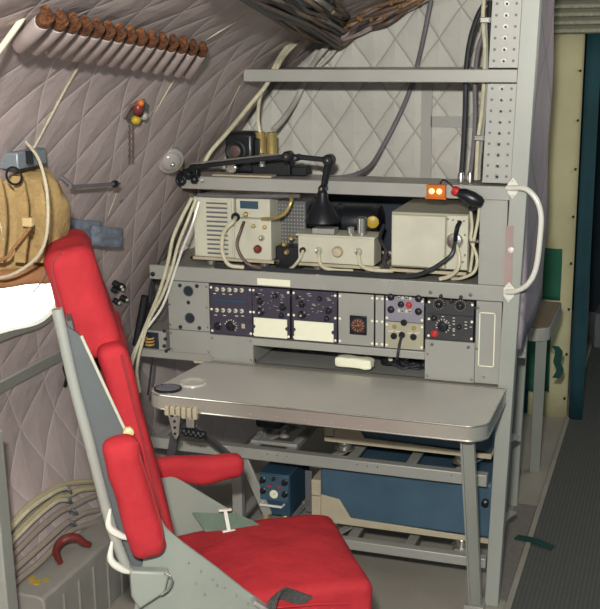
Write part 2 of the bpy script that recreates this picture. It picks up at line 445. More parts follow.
# right front post: leans very slightly
pb = at(486,600); pt = at(521,0)
g = G(); xb0, xb1 = at(485,600).x, at(498.5,603).x; xt0, xt1 = at(520.5,30).x, at(540,30).x
zt = 2.03
kx = (xt0-xb0)/at(520.5,30).z
def postx(z): return xb0+kx*z
pw0, pw1 = xb1-xb0, .053
g.add([(xb0,-.012,0),(xb1,-.012,0),(xb1,.03,0),(xb0,.03,0),(postx(zt),-.012,zt),(postx(zt)+pw1,-.012,zt),(postx(zt)+pw1,.03,zt),(postx(zt),.03,zt)],
      [(0,1,2,3),(7,6,5,4),(0,4,5,1),(1,5,6,2),(2,6,7,3),(3,7,4,0)])
rp(g,'post',POST)
# rear leg
for nm,pA,pB in (('post',atz(512,504,0),at(522,345,.80)),):
    g = G(); g.bar((pA.x,.81,0),(pB.x,.81,.95),.045,.03); rp(g,nm,POST)
# left front post (short, under the desk) and its brace
xs = X0(237,500,.0)
g = G().box(xs-.018,xs+.018,-.0,.03,.0,.40); rp(g,'post')
g = G().bar((xs+.01,.04,.39),(X0(264,508),.04,.19),.034,.010,up=(0,1,0)); rp(g,'brace')
# perforated strip
def strip(z0,z1):
    g = G(); w = .085
    g.add([(postx(z0)-w,-.004,z0),(postx(z0),-.004,z0),(postx(z0),.012,z0),(postx(z0)-w,.012,z0),
           (postx(z1)-w,-.004,z1),(postx(z1),-.004,z1),(postx(z1),.012,z1),(postx(z1)-w,.012,z1)],[(0,1,2,3),(7,6,5,4),(0,4,5,1),(1,5,6,2),(2,6,7,3),(3,7,4,0)])
    o = rp(g,'perforated_strip',GREY,.001)
    h = G(); c = G(); z = z0+.02; i = 0
    while z < z1-.01:
        x = postx(z)-w/2
        for dx in (-.028,.028): h.cyl((x+dx,-.0035,z),(x+dx,-.0055,z),.0042,8)
        c.cyl((x,-.0035,z),(x,-.007,z),.0075,12)
        z += .032
    h.build('hole', GREYD, o); d = c.build('lock_pin', STEEL if True else BLACK, o); d['label']='bright round steel lock pins'
    k_ = G(); z = z0+.02
    while z < z1-.01:
        x = postx(z)-w/2; k_.cyl((x+.001,-.0065,z-.001),(x+.001,-.0082,z-.001),.0042,10); z += .032
    k_.build('pin_socket', BLACK, o)
strip(1.375,1.665); strip(1.71,2.03)
# shelves
def shelf(z0, z1, xl, ybk, nm='shelf', m=GREY, xr=None):
    xr = xr if xr is not None else postx(z1)
    g = G().box(xl, xr, -.006, .006, z0, z1).box(xl+.01, xr, .006, ybk, z1-.012, z1-.002)
    g.box(xl+.01,xr,ybk-.008,ybk,z0+.01,z1-.002)
    return rp(g, nm, m, .0025)
ZT1, ZT2, ZB = 1.706, 1.366, 1.063
s1 = shelf(1.668, ZT1, X0(244,75), .30); s2 = shelf(1.324, ZT2, X0(182,188), .15); s3 = shelf(1.014, ZB, XL3, .34)
for (xl_, z_) in ((X0(250,72),1.687),(X0(188,188),1.345),(X0(152,272),1.035)):
    g = G().bar((xl_,0,z_),(xl_-.03,.44,z_),.006,.036); rp(g,'shelf_end')
G().box(X0(205,230,.3),postx(1.2)-.09,.341,.346,ZB,1.32).build('back_sheet',SOCK,rack)  # dark sheet added to stand in for the shade behind the radios
# grey side web at right between shelf 2 and 3
g = G().box(postx(1.2)-.085, postx(1.2)-.002, -.002, .02, ZB, 1.324); rp(g,'side_web',GREY)
# console body
ZC0 = .815
def pan(px0,px1,z0,z1,y0=-.004,y1=.01,m=GREY2,nm='blank_panel',py=310):
    x0, x1 = X0(px0,py), X0(px1,py)
    g = G().box(x0+.001,x1-.001,y0,y1,z0,z1); return rp(g,nm,m,.0012), x0, x1
xA,xB,xC,xD,xE = X0(169,310),X0(210,310),X0(253,310),X0(426,315),X0(500,320)
ZCl, ZCr = .765, .765
def screws(o, pts, y=-.006, r=.0045, m=STEEL):
    for x,z in pts: G().lathe((x,y+.003,z),(0,-1,0),[(r,0),(r,.002),(r*.6,.0035)],10).build('screw', m, o)
# left panel with round holes
g = G().box(xA,xB-.001,-.004,.004,.845,1.012); pA = rp(g,'blank_panel',GREY2,.001)
h = G()
for px,py,r in ((188.5,291,5.2),(190,318,5.2),(180,285.5,2),(197,286,2),(188.5,302.5,2),(180.5,327,2),(199.5,328,2)):
    p = at(px,py,-.004); h.cyl((p.x,-.0035,p.z),(p.x,-.006,p.z),r*.0033,20)
h.build('round_opening', SOCK, pA); h = G()
for px,py in ((188.5,291),(190,318)):
    p = at(px,py,-.004); h.torus((p.x,-.006,p.z),(0,1,0),.0175,.0015,24,6)
h.build('opening_rim', GREYD, pA)
screws(pA, [(xA+.006,z) for z in (.86,.93,1.0)]+[(xB-.008,z) for z in (.86,.93,1.0)])
g = G().box(xA,xB-.001,-.004,.004,ZCl,.843).box(xA,xA+.006,.004,.30,ZCl,1.01); p_ = rp(g,'blank_panel',GREY2,.001); screws(p_,[(xA+.007,ZCl+.01),(xA+.007,.83),(xB-.008,ZCl+.01)])
g = G().box(xB,xC,-.006,.004,.748,.838).box(xC-.006,xC,.004,.26,.748,.84); p_ = rp(g,'blank_panel',GREY2,.001); screws(p_,[(xB+.008,.76),(xB+.008,.825),(xC-.008,.76),(xC-.008,.825)],-.008)
g = G().box(xD,X0(476,315),-.006,.004,.748,.878).box(xD,xD+.006,.004,.26,.748,.84); p_ = rp(g,'blank_panel',GREY2,.001)
x_ = X0(476,315); screws(p_,[(xD+.008,.76),(x_-.008,.76),(xD+.008,.83)],-.008)
screws(p_,[(xD+.022,.863),(x_-.02,.863)],-.008,.0055,GREYD)
g = G().box(x_+.001,postx(.9)-.001,-.004,.004,.75,1.012); p_ = rp(g,'blank_panel',GREY2,.001)
xa,xb = X0(479,340),X0(495,340); g = G()
for (a,b,c,d) in ((xa,xb,.975,.978),(xa,xb,.805,.808),(xa,xa+.003,.805,.978),(xb-.003,xb,.805,.978)): g.box(a,b,-.0065,-.004,c,d)
o = g.build('outline_marking', CREAMW, p_); o['label']='thin cream rectangle outline'
screws(p_,[((x_+postx(.9))/2-.01,.77),(x_+.006,.86),(x_+.006,.99)],-.006)
# lip under the centre and inner shelf under the console
g = G().box(xC,xD,-.010,.02,.812,.838); rp(g,'lip',GREY,.002)
xDL = X0(190,364)
g = G().box(X0(133,358),xC,.004,.02,.735,.763).box(X0(133,358),postx(.75),.02,.34,.728,.742).box(xB,postx(.75),-.03,.03,.728,.742)
rp(g,'lower_shelf',GREY,.002)
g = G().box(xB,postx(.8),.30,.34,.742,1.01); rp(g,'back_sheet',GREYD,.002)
# lower frame rails and trays
def tray(zt, h, xl, xr):
    g = G().box(xl,xr,-.004,.03,zt-h,zt); rp(g,'rail',GREY,.003)
    g = G().box(xl,xr,.44,.47,zt-h,zt); rp(g,'rail',GREYD,.003)
    for x in (xl+.02, -.86, -.72, -.5, -.3, -.12):
        if x > xl+.01: g = G().box(x-.016,x+.016,.03,.44,zt-.02,zt-.006); rp(g,'cross_member',GREY,.002)
    for x in (-.86,-.56,-.14):
        g = G().bar((x,.05,zt-.012),(x+.13,.42,zt-.012),.026,.008); rp(g,'brace',GREY,.001)
tray(.446,.040,X0(150,438),X0(487,480)); tray(.158,.034,X0(225,520),X0(486,560))
screws(rack,[(x,.432) for x in [-1.1+.035*i for i in range(30) if i%9<3]],-.005,.003)
# handrail on the post
hr = [at(507,188,-.02),at(514,188,-.03),at(526,189,-.05),at(536,199,-.06),at(541,215,-.06),at(540,238,-.06),at(536,268,-.06),at(528,284,-.055),at(516,291,-.04),at(506,292,-.02)]
h_ = G().tube(catmull(hr,5),.0082,12).build('handrail', WHITEP, rack); h_['label']='glossy white bent tube handrail'
for px,py in ((513,188),(509,292)):
    c = at(px,py,-.014); g = G()
    g.prism([c+Vector((0,0,.032)),c+Vector((.016,0,.012)),c+Vector((.016,0,-.012)),c+Vector((0,0,-.032)),c+Vector((-.016,0,-.012)),c+Vector((-.016,0,.012))],(0,-.005,0))
    for d in (.021,-.021): g.ball(c+Vector((0,-.006,d)),.004,10)
    g.build('bracket', WHITEP, h_, bev=.001)
c = at(511,250,-.014); G().lathe((c.x,-.012,c.z),(0,-1,0),[(.009,0),(.009,.003),(.005,.005)],14).build('bolt', WHITEP, rack)
G().box(X0(509,250,-.012)-.012,X0(509,250,-.012)+.012,-.0135,-.0118,Z0(510,285),Z0(510,225)).build('stain_patch', mat('pinkish_primer','a58f89',.5,.1), rack)
# nameplate on the console beam
a,b = at(258,277),at(291,283); g = G().box(a.x,b.x,-.009,-.006,a.z-.024,a.z-.002)
tag(g.build('name_plate', CREAMW, bev=.0008),'blank cream plate fixed on the console beam','plate')
# kick sheet beside post bottom
g = G().box(xb0-.02,.028,.03,.82,.0,.006); rp(g,'kick_sheet',KICK,.001)
# beam bolts
screws(rack,[(X0(431,288),1.03),(X0(471,291),1.03)],-.008,.006,GREYD)

# ------------------------------------------------------------ console panels
def panel(name, px0,px1,z0,z1,m,label,py=300,cat='control panel',group=None,scr=True):
    x0,x1 = X0(px0,py)+.001, X0(px1,py)-.001
    t = thing(name,((x0+x1)/2,-.006,z0),label,cat,group)
    G().box(x0,x1,-.010,-.0045,z0,z1).build('face_plate',m,t,bev=.001)
    if scr:
        n = 3 if z1-z0 > .1 else 2
        for i in range(n):
            z = z0+.01+(z1-z0-.02)*i/(n-1)
            for x in (x0+.005,x1-.005): G().lathe((x,-.009,z),(0,-1,0),[(.0042,0),(.0042,.002),(.002,.003)],10).build('screw',CREAMW,t)
    return t,x0,x1
def knob(t, p, r=.008, h=.012, m=BLACK, nm='knob', base=-.010):
    o = G().lathe((p.x,base,p.z),(0,-1,0),[(r*1.15,0),(r*1.15,.002),(r*.85,.004),(r*.8,h),(r*.5,h+.001)],16).build(nm,m,t)
    return o
def pp(px,py): return at(px,py,-.01)
ZP1 = 1.010
# switch panel
t,x0,x1 = panel('switch_panel',211,253,.842,ZP1,PURP,'dark violet panel with two rows of five round cream switches')
for row,py in ((0,289.2),(1,310)):
    for i in range(5):
        p = pp(217+i*6.2, py+i*.25)
        o = G().lathe((p.x,-.0095,p.z),(0,-1,0),[(.0075,0),(.0075,.003),(.005,.005)],14).build('switch',CREAM,t)
        G().cyl((p.x,-.0145,p.z),(p.x-.002,-.024,p.z+.004),.0022,8).build('lever',STEEL,o)
g = G(); a = pp(214,299); b = pp(245,301.5); g.box(a.x,b.x,-.0125,-.0095,b.z-.006,a.z+.002); g.build('nameplate_strip',BLUED,t,bev=.001)
knob(t,pp(218,326),.012); k1 = knob(t,pp(231,326),.015,.014); 
g = G(); c = pp(231,326)
for i in range(9):
    a_ = PI*.9-i*PI*.14; g.box(-.001,.001,-.0008,0,-.0025,.0025,Matrix.Rotation(-(a_-PI/2),3,'Y'),Vector((c.x+.0205*math.cos(a_),-.0102,c.z+.0205*math.sin(a_))))
for i,(px,py) in enumerate(((215,293.5),(224,294),(231,294.5),(216,315),(225,315.5),(237,316),(243,316))): 
    c = pp(px,py); g.box(c.x-.006,c.x+.004,-.0108,-.0098,c.z-.001,c.z+.001)
g.build('marking',CREAMW,t)
c = pp(243.5,326); G().box(c.x-.006,c.x+.006,-.014,-.0098,c.z-.008,c.z+.008).build('indicator',CREAMT,t,bev=.001)
# two radio control panels with cards
def radio_panel(px0,px1,label,dx):
    t,x0,x1 = panel('radio_control_panel',px0,px1,.842,ZP1,PURP,label,group='radio control panels with blank cards')
    w = x1-x0; P = lambda fx,fz: Vector((x0+w*fx,0,.842+.168*fz))
    for fx,fz,r in ((.22,.73,.010),(.22,.52,.012),(.62,.86,.007),(.82,.64,.010),(.78,.48,.008),(.12,.86,.005)): knob(t,P(fx,fz),r,.013)
    g = G()
    rnd = random.Random(dx)
    for i in range(26):
        p = P(rnd.uniform(.1,.92),rnd.uniform(.46,.96)); l = rnd.uniform(.0015,.005); g.box(p.x-l,p.x+l,-.0108,-.0098,p.z-.0007,p.z+.0007)
    for fx,fz in ((.15,.9),(.8,.9),(.82,.86)): p = P(fx,fz); g.box(p.x-.005,p.x+.005,-.0108,-.0098,p.z-.0035,p.z-.002)
    g.build('marking',CREAM,t)
    p = P(.22,.52); G().cyl((p.x,-.023,p.z),(p.x,-.0255,p.z),.0035,10).build('knob_cap',CREAM,t)
    card = G(); a,b = P(.04,.02),P(.93,.40); card.box(a.x,b.x,-.0135,-.0098,a.z,b.z)
    co = card.build('card',CREAMW,t,bev=.0006)
    g = G()
    for fx in (.04,.93):
        p = P(fx,.22); g.cyl((p.x,-.010,p.z),(p.x,-.0155,p.z),.0065,6)
    g.build('card_clip',PURP,co)
radio_panel(253,291,'dark radio control panel with cream card, beside the switch panel',1)
radio_panel(293,338,'dark radio control panel with cream card, right of its twin',2)
# grey panel with square instrument
t,x0,x1 = panel('instrument_panel',339,375,.842,ZP1,GREY2,'plain grey console panel holding one square black instrument')
c = pp(358.5,325); G().box(c.x-.028,c.x+.028,-.017,-.0098,c.z-.031,c.z+.031).build('instrument_body',BLACK,t,bev=.002)
G().lathe((c.x,-.0168,c.z),(0,-1,0),[(.024,0),(.024,.001),(.021,.0015)],24).build('dial',CHAR,t)
g = G()
for i in range(12):
    a_ = 2*PI*i/12; g.box(-.0016,.0016,-.0008,0,-.003,.003,Matrix.Rotation(a_,3,'Y'),Vector((c.x+.0165*math.sin(a_),-.0187,c.z+.0165*math.cos(a_))))
g.bar((c.x-.011,-.0192,c.z-.002),(c.x+.011,-.0192,c.z+.003),.0015,.002); g.bar((c.x+.004,-.0192,c.z-.004),(c.x,-.0192,c.z+.01),.0015,.002); g.build('dial_marking',ORANGE,t)
c2 = pp(364,331); G().cyl((c2.x,-.017,c2.z),(c2.x,-.021,c2.z),.003,8).build('knob',OXBLOOD,t)
t,x0,x1 = panel('filler_strip',376,385,.842,ZP1,GREY2,'narrow grey filler strip right of the square instrument',cat='panel')
# lilac panel with corner knobs
zs = .930
t,x0,x1 = panel('intercom_panel',386,425,zs,ZP1,LILAC,'grey lilac panel with four black corner knobs and red lamp')
for px,py in ((391,297),(418.5,298.5),(391,309.5),(418.5,311.5)): knob(t,pp(px,py),.010)
for i in range(4):
    for py in (297.5,310.5):
        c = pp(399+i*3.8,py+i*.3); o = G().box(c.x-.004,c.x+.004,-.0125,-.0098,c.z-.005,c.z+.005).build('push_button',CREAM,t,bev=.0006)
        if (i+int(py))%2: G().cyl((c.x,-.0125,c.z),(c.x,-.0145,c.z),.003,8).build('button_centre',BLACK,o)
knob(t,pp(401,304.3),.009,.01); o = knob(t,pp(409,305),.009,.01,REDPL,'lamp'); o['label']='round red lamp'
# beige jack panel
t,x0,x1 = panel('jack_panel',386,425,.842,zs-.002,BEIGE,'beige panel with three black headset jacks below the lilac one')
JK = []
for px,py in ((404,322.5),(394,336),(413.5,337),(402,335)):
    c = pp(px,py); JK.append(c); G().lathe((c.x,-.0095,c.z),(0,-1,0),[(.0105,0),(.0105,.004),(.006,.0045)],16).build('jack',BLACK,t)
for px,py in ((394.5,326.5),(414,328)):
    c = pp(px,py); G().lathe((c.x,-.0095,c.z),(0,-1,0),[(.007,0),(.007,.003),(.0035,.006)],12).build('jack_stud',BRASS,t)
g = G()
for px,py in ((391,331),(398,331.5),(410,333),(417,333)): c = pp(px,py); g.bar((c.x-.008,-.0104,c.z-.002),(c.x+.008,-.0104,c.z+.002),.001,.0016)
g.build('marking',CREAMW,t)
# dark panel
t,x0,x1 = panel('navigation_panel',428,475,.882,ZP1+.0,CHAR,'charcoal navigation panel with two round dials and a red button')
for px,py,r in ((439,304,.020),(460.5,305.5,.020)):
    c = pp(px,py); o = G().lathe((c.x,-.0095,c.z),(0,-1,0),[(r,0),(r,.003),(r*.93,.004)],28).build('dial',BLACKM,t)
    g = G()
    for i in range(16):
        a_ = 2*PI*i/16; g.box(-.0007,.0007,-.0006,0,-.002,.002,Matrix.Rotation(a_,3,'Y'),Vector((c.x+.85*r*math.sin(a_),-.0136,c.z+.85*r*math.cos(a_))))
    g.build('dial_marking',CREAMT,o); knob(t,c,r*.45,.014,BLACK,'knob',-.0135)
for px,py,r in ((434,318,.008),(443,326,.016),(459,327,.007),(451.5,301,.006),(441,296,.005),(461,297,.005)): knob(t,pp(px,py),r)
o = knob(t,pp(434.5,333.5),.010,.008,REDPL,'push_button'); o['label']='round red button'
g = G(); c = pp(443,326)
for i in range(12):
    a_ = PI*1.1-i*PI*.13; g.box(-.0009,.0009,-.0008,0,-.0025,.0025,Matrix.Rotation(-(a_-PI/2),3,'Y'),Vector((c.x+.021*math.cos(a_),-.0104,c.z+.021*math.sin(a_))))
for px,py in ((443,316.5),(454,318),(454,321),(454,324),(454,329),(454,331),(454,335),(466,322),(466,325),(466,328.5),(471,327)):
    c = pp(px,py); g.box(c.x-.004,c.x+.003,-.0108,-.0098,c.z-.001,c.z+.001)
g.build('marking',CREAMW,t)
G().box(x0,x1,-.0115,-.0098,pp(450,315).z-.001,pp(450,315).z+.001).build('divider',BLACKM,t)
# small box on the lower shelf, far left
a,b = at(139,332,.0),at(160,352,.0); t = thing('junction_box',((a.x+b.x)/2,.03,.764),'small grey box with black face and tan coil on the left shelf end','box')
G().box(a.x,a.x+.10,-.0,.12,.765,.832).build('case',GREY,t,bev=.002)
G().box(a.x+.004,a.x+.074,-.004,.0,.769,.826).build('face_plate',SOCK,t,bev=.001)
g = G(); c = at(150,341,-.006)
for i in range(3): g.torus((c.x,-.008-.0,c.z-.011+.011*i),(0,0,1),.014,.0038,18,6)
o = g.build('coil',mat('tan_coil','b48a4a',.5),t); o['label']='tan coil'
g = G()
for px,py in ((167,330),(168,338),(167,345),(169,350)): c = at(px,py,.01); g.ball((c.x-.004,-.004,c.z),.0065,8)
tag(g.build('connector_cluster',BLACKM),'black plugs between the grey box and console','connector')

# ------------------------------------------------------------ desk
t = thing('folding_desk',(-.5,-.2,0),'grey satin metal folding desk with rounded corners and metal edge','desk')
zd = .745; dx0,dx1,dy0,dy1 = -1.032,.012,-.40,-.032
def rrect(x0,x1,y0,y1,rf,n=8,lft=0):
    P = []
    for cx,cy,a0 in ((x0+rf,y0+rf,PI),(x1-rf,y0+rf,1.5*PI)):
        for i in range(n+1): a_ = a0+i*PI/2/n; P.append((cx+rf*math.cos(a_),cy+rf*math.sin(a_)))
    P += [(x1,y1),(x0+lft,y1)]; return P
P = rrect(dx0+.003,dx1-.003,dy0+.003,dy1,.055,8,.035)
G().prism([(x,y,zd-.004) for x,y in P],(0,0,.006)).build('desktop',DESK,t,bev=.001)
P = rrect(dx0,dx1,dy0,dy1,.058,8,.035)
Pi = rrect(dx0+.012,dx1-.012,dy0+.012,dy1,.048,8,.035); n = len(P)
vs = [(x,y,z) for x,y in P for z in (zd-.042,zd+.003)] ; vi = [(x,y,z) for x,y in Pi for z in (zd-.048,zd-.004)]
g = G(); fs = []
for i in range(n-1): 
    fs.append((2*i,2*i+2,2*i+3,2*i+1))
g.add(vs+vi, fs+[(2*n+2*i,2*n+2*i+1,2*n+2*i+3,2*n+2*i+2) for i in range(n-1)]+[(2*i,2*n+2*i,2*n+2*i+2,2*i+2) for i in range(n-1)]+[(2*i+1,2*i+3,2*n+2*i+3,2*n+2*i+1) for i in range(n-1)])
e = g.build('edge_band',TRIM,t)
for zz_ in (zd+.002,zd-.041): G().tube([(x,y,zz_) for x,y in P[:-2]]+[(P[-2][0],P[-2][1],zz_)],.0028,6).build('edge_bead',STEEL,e)
 
for x in [dx0+.09+.085*i for i in range(11)]: G().ball((x,dy0+.001,zd-.028),.003,8).build('rivet',GREY,e)
G().box(dx0,dx1,dy1,dy1+.004,zd-.004,zd+.0035).build('hinge_strip',CREAMT,t)
pf = atz(478,600,0.0); pt_ = atz(465,441,.69)
lx = pt_.x; g = G()
A_,B_ = Vector((pt_.x,-.33,.705)),Vector((pf.x,-.035,.01))
g.bar(A_,B_,.034,.006,up=(0,1,.3)); 
for sx in (-.017,.017): g.bar(A_+Vector((sx,0,0)),B_+Vector((sx,0,0)),.006,.024,up=(0,1,.3))
lg = g.build('leg',POST,t,bev=.001)
G().box(B_.x-.035,B_.x+.03,B_.y-.025,B_.y+.03,.0,.014).build('foot',GREY,lg,bev=.002)
# left struts
g = G().bar(at(178,420,-.30),at(170,462,-.12),.03,.012,up=(0,1,0)); g.build('strut',GREYD,t,bev=.002)
g = G().bar((at(193,425,-.3)),at(232,458,-.02),.028,.012,up=(0,1,0)); g.build('strut',GREYD,t,bev=.002)
# cream hinge clamps on the front left
g = G(); c = at(181,412,-.41)
a,b = at(165,408,-.405),at(199,424,-.405)
for i in range(6):
    xx = a.x+(b.x-a.x)*(i+.5)/6; g.box(xx-.007,xx+.007,-.416,-.400,zd-.055-.004*(i%2),zd-.024)
hh = g.build('hinge_clamp',CREAMT,t,bev=.002)
c = at(174,420,-.415); g = G().prism([(c.x-.02,-.412,zd-.05),(c.x+.022,-.412,zd-.05),(c.x+.014,-.412,zd-.115),(c.x+.004,-.412,zd-.13),(c.x-.006,-.412,zd-.115)],(0,-.004,0))
g.build('bracket',STEEL,hh,bev=.001)
g = G(); 
for dz in (.07,.09,.11): g.cyl((c.x+.002,-.4155,zd-dz),(c.x+.002,-.418,zd-dz),.0045,10)
g.build('bracket_hole',BLACKM,hh)
c = at(191,423,-.41); g = G().box(c.x-.014,c.x+.012,-.414,-.408,c.z-.014,c.z+.016); g.build('bracket',STEEL,hh,bev=.001)
g = G()
for i in range(9): g.ball(at(184+i*2.4,431+2*(i%2)+i*.4,-.36),.011,8)
g.build('latch_mechanism',BLACKM,t)
# ashtray ring and mesh cup
c = atz(193,384,zd); o = G().lathe((c.x,c.y,zd+.001),(0,0,1),[(.044,0),(.044,.004),(.041,.007),(.036,.006),(.031,.003),(.018,.0018),(.002,.0016)],36).build('ashtray',STEEL); tag(o,'round chrome ashtray ring sunk in the desk corner','ashtray')
o.data.materials[0]=mat('polished_ashtray','dedad0',.25,.4)
c = atz(168,390,zd); o = G().lathe((c.x,c.y,zd+.001),(0,0,1),[(.043,0),(.043,.006),(.038,.008),(.036,.004),(.002,.003)],32).build('cup_grille',BLACK)
tag(o,'round black ribbed grille in the desk corner beside the ashtray','grille')
g = G()
for i in range(-4,5):
    w_ = math.sqrt(.036**2-(.008*i)**2); g.box(c.x+.008*i-.0015,c.x+.008*i+.0015,c.y-w_,c.y+w_,zd+.005,zd+.009)
g.build('grille_bar',LILAC,o)
# white pack on the desk
a = atz(339,368,.742); t2 = G()
t2.rbox((.062,.022,.0165),.007,8,lambda q: q+Vector(noise.noise_vector(q*40))*.003)
o = t2.build('paper_pack',CREAMW); o.location = (a.x+.063,.018,.742+.0165); o.rotation_euler.z = -.05
tag(o,'crumpled cream paper pack lying at the back of the desk','pack')
# headset
t = thing('headset',tuple(atz(395,365,.742)),'black headset with coiled lead heaped on the desk under the jacks','headset')
c = atz(392,366,.742)
G().rbox((.022,.018,.022),.012,6,None,Matrix.Translation(c+Vector((-.015,-.0,.023)))).build('ear_cup',BLACK,t)
G().rbox((.020,.018,.020),.012,6,None,Matrix.Translation(c+Vector((.042,.01,.021)))).build('ear_cup',BLACK,t)
pts = [c+Vector((-.015,0,.04))+Vector((.03*(1-math.cos(a_)),.05*math.sin(a_),.012*math.sin(a_))) for a_ in [PI*i/10 for i in range(11)]]
G().tube(pts,.005,8).build('headband',BLACK,t)
pts = [c+Vector((.0+.03*math.cos(i*.9)+.004*i,-.02+.02*math.sin(i*.9),.008+.006*(i%3))) for i in range(22)]
G().tube(catmull(pts,4),.004,8).build('lead_coil',DKCABLE,t)
G().ball(c+Vector((.0,-.018,.03)),.009,8).build('plug',CREAMW,t)
c2 = atz(420,371,.742)
pts = [Vector((JK[3].x,-.012,JK[3].z)),Vector((JK[3].x,-.04,JK[3].z-.02)),Vector((JK[3].x-.005,-.045,JK[3].z-.06)),c+Vector((.03,-.03,.03)),c2+Vector((-.03,-.0,.01)),c2+Vector((0,.01,.006)),c2+Vector((-.01,.05,.008)),c+Vector((.06,.06,.008)),c+Vector((-.03,.05,.01))]
G().tube(catmull(pts,8),.0045,8).build('lead',DKCABLE,t)

# ------------------------------------------------------------ equipment on the console beam shelf (top at ZB)
def mount(t, x0,x1,y0,y1,z):
    g = G().box(x0,x1,y0,y0+.012,z+.020,z+.030).box(x0,x1,y1-.012,y1,z+.020,z+.030).box(x0,x0+.012,y0,y1,z+.020,z+.030).box(x1-.012,x1,y0,y1,z+.020,z+.030)
    b = g.build('mount_tray',CREAMT,t,bev=.001)
    for x in (x0+.07,x1-.05):
        for y in (y0+.02,y1-.03): G().lathe((x,y,z),(0,0,1),[(.013,0),(.017,.004),(.017,.016),(.011,.02)],14).build('shock_mount',STEEL,b)
    return b
yf = .03
# left receiver
a = at(193,200,yf); b = at(272,262,yf); xw = X0(234,230,yf)
t = thing('radio_receiver',((a.x+b.x)/2,.15,ZB),'cream radio unit with slotted left face and connector box on its right','radio')
z0 = ZB+.031; mount(t,X0(190,262,yf),X0(277,262,yf),yf,.34,ZB)
G().box(a.x,xw,yf,.33,z0,z0+.20).build('case',CREAM,t,bev=.003)
g = G()
for i in range(11):
    z = z0+.018+i*.0152; g.box(a.x+.045,xw-.02,yf-.004,yf-.001,z,z+.008)
g.build('louvre',CREAM,t,bev=.001); g = G()
for i in range(12):
    z = z0+.010+i*.0152; g.box(a.x+.047,xw-.022,yf-.0008,yf+.0002,z,z+.006)
g.build('louvre_gap',GREYD,t)
G().box(a.x+.006,a.x+.012,yf-.003,yf,z0+.005,z0+.195).box(xw-.012,xw-.006,yf-.003,yf,z0+.005,z0+.195).build('edge_rib',CREAM,t)
x1 = b.x
cb = G().box(xw+.002,x1,yf-.005,.30,z0,z0+.135).box(xw+.002,x1-.01,yf+.015,.30,z0+.135,z0+.198).build('connector_box',CREAM,t,bev=.003)
G().box(xw+.018,x1-.05,yf+.012,yf+.015,z0+.165,z0+.19).build('slot',BLUED,cb,bev=.001)
for px,py,r,m_ in ((236,217,.015,BLACKM),(258,249,.014,OXBLOOD),(262,238,.010,STEEL),(254,226,.007,BRASS),(265,227,.007,BRASS),(246,214,.008,BRASS)):
    p = at(px,py,yf-.005); G().lathe((p.x,yf-.006,p.z),(0,-1,0),[(r,0),(r,.006),(r*.7,.012),(r*.3,.013)],16).build('connector',m_,cb)
def loop(name,pix,r,m,label,Y=-.01,group=None):
    pts = [at(px,py,Y if len(q)==0 else q[0]) for px,py,*q in pix]; return cable(name,pts,r,m,label,group)
loop('signal_cable',[(236,217,.02),(233,222,-.015),(224,232,-.02),(222,250,-.02),(228,264,-.02),(240,267,-.005),(262,268,.03)],.0065,PALE,'pale cable looping from the left radio connector to the beam')
loop('signal_cable',[(244,222,.02),(241,230,-.01),(237,245,-.02),(244,260,-.02),(256,267,-.01),(285,270,.04)],.0055,WIREB,'dark brown cable curving down in front of the left radio')
loop('signal_cable',[(262,219,.02),(275,218,-.01),(285,213,-.01),(291,202,-.005),(291,196,.02)],.006,BRASS,'brown elbow cable rising beside the left radio')
# perforated grey unit behind and black brassy box
a = at(273,200,.12); b = at(300,245,.12)
t = thing('perforated_unit',((a.x+b.x)/2,.2,ZB),'grey perforated case set back beside the left radio','case')
G().box(a.x,b.x+.02,.12,.36,ZB,ZB+.215).build('case',GREYD,t,bev=.002)
g = G()
for i in range(10):
    for j in range(11): g.cyl((a.x+.012+i*.0105,.1205,ZB+.08+j*.012),(a.x+.012+i*.0105,.118,ZB+.08+j*.012),.0026,6)
g.build('perforation',BEIGE,t)
a = at(275,240,.05); t = thing('small_black_unit',(a.x+.04,.07,ZB),'small black box with brass fittings between the two left units','box')
G().box(a.x,a.x+.088,.05,.115,ZB,ZB+.075).build('case',BLACK,t,bev=.004)
for px,py in ((285,244),(292,238),(287,252)): 
    p = at(px,py,.05); G().lathe((p.x,.05,p.z),(0,-1,0),[(.009,0),(.009,.008),(.005,.014)],12).build('fitting',BRASS,t)
# middle unit: chassis and black cylinder
a = at(298,235,yf); b = at(374,262,yf)
t = thing('junction_chassis',((a.x+b.x)/2,.1,ZB),'cream metal chassis with four round connectors in front of the black motor','chassis')
z0 = ZB+.032; mount(t,a.x-.01,b.x+.03,yf,.30,ZB)
G().box(a.x,b.x,yf,.12,z0,z0+.088).box(a.x-.006,b.x+.004,yf-.006,.13,z0+.086,z0+.093).build('case',CREAM,t,bev=.002)
G().box(X0(312,233,yf),X0(334,233,yf),yf+.0,yf+.05,z0+.094,z0+.112).build('terminal_block',GREY,t,bev=.002)
for px,py,r,m_ in ((303,250,.010,BLACKM),(319,250.5,.012,STEEL),(338,251.5,.018,CREAMT),(359,251.5,.012,STEEL)):
    p = at(px,py,yf); G().lathe((p.x,yf,p.z),(0,-1,0),[(r,0),(r,.008),(r*.75,.016),(r*.4,.017)],18).build('connector',m_,t)
p = at(362,232,yf+.04); G().lathe((p.x,yf+.04,z0+.093),(0,0,1),[(.017,0),(.017,.052),(.013,.056)],20).build('relay_can',STEEL,t)
p = at(351,236,yf+.03); G().lathe((p.x,yf+.03,z0+.093),(0,0,1),[(.012,0),(.012,.022),(.006,.025)],16).build('relay_can',STEEL,t)
for k_,(px) in enumerate((319,359)):
    loop('signal_cable',[(px,252,.005),(px,258,-.012),(px+3,266,-.012),(px+14,270,-.002),(px+34,271,.02)],.006,PALE,'cream cable hanging from the '+('second' if k_==0 else 'rightmost')+' connector of the middle chassis')
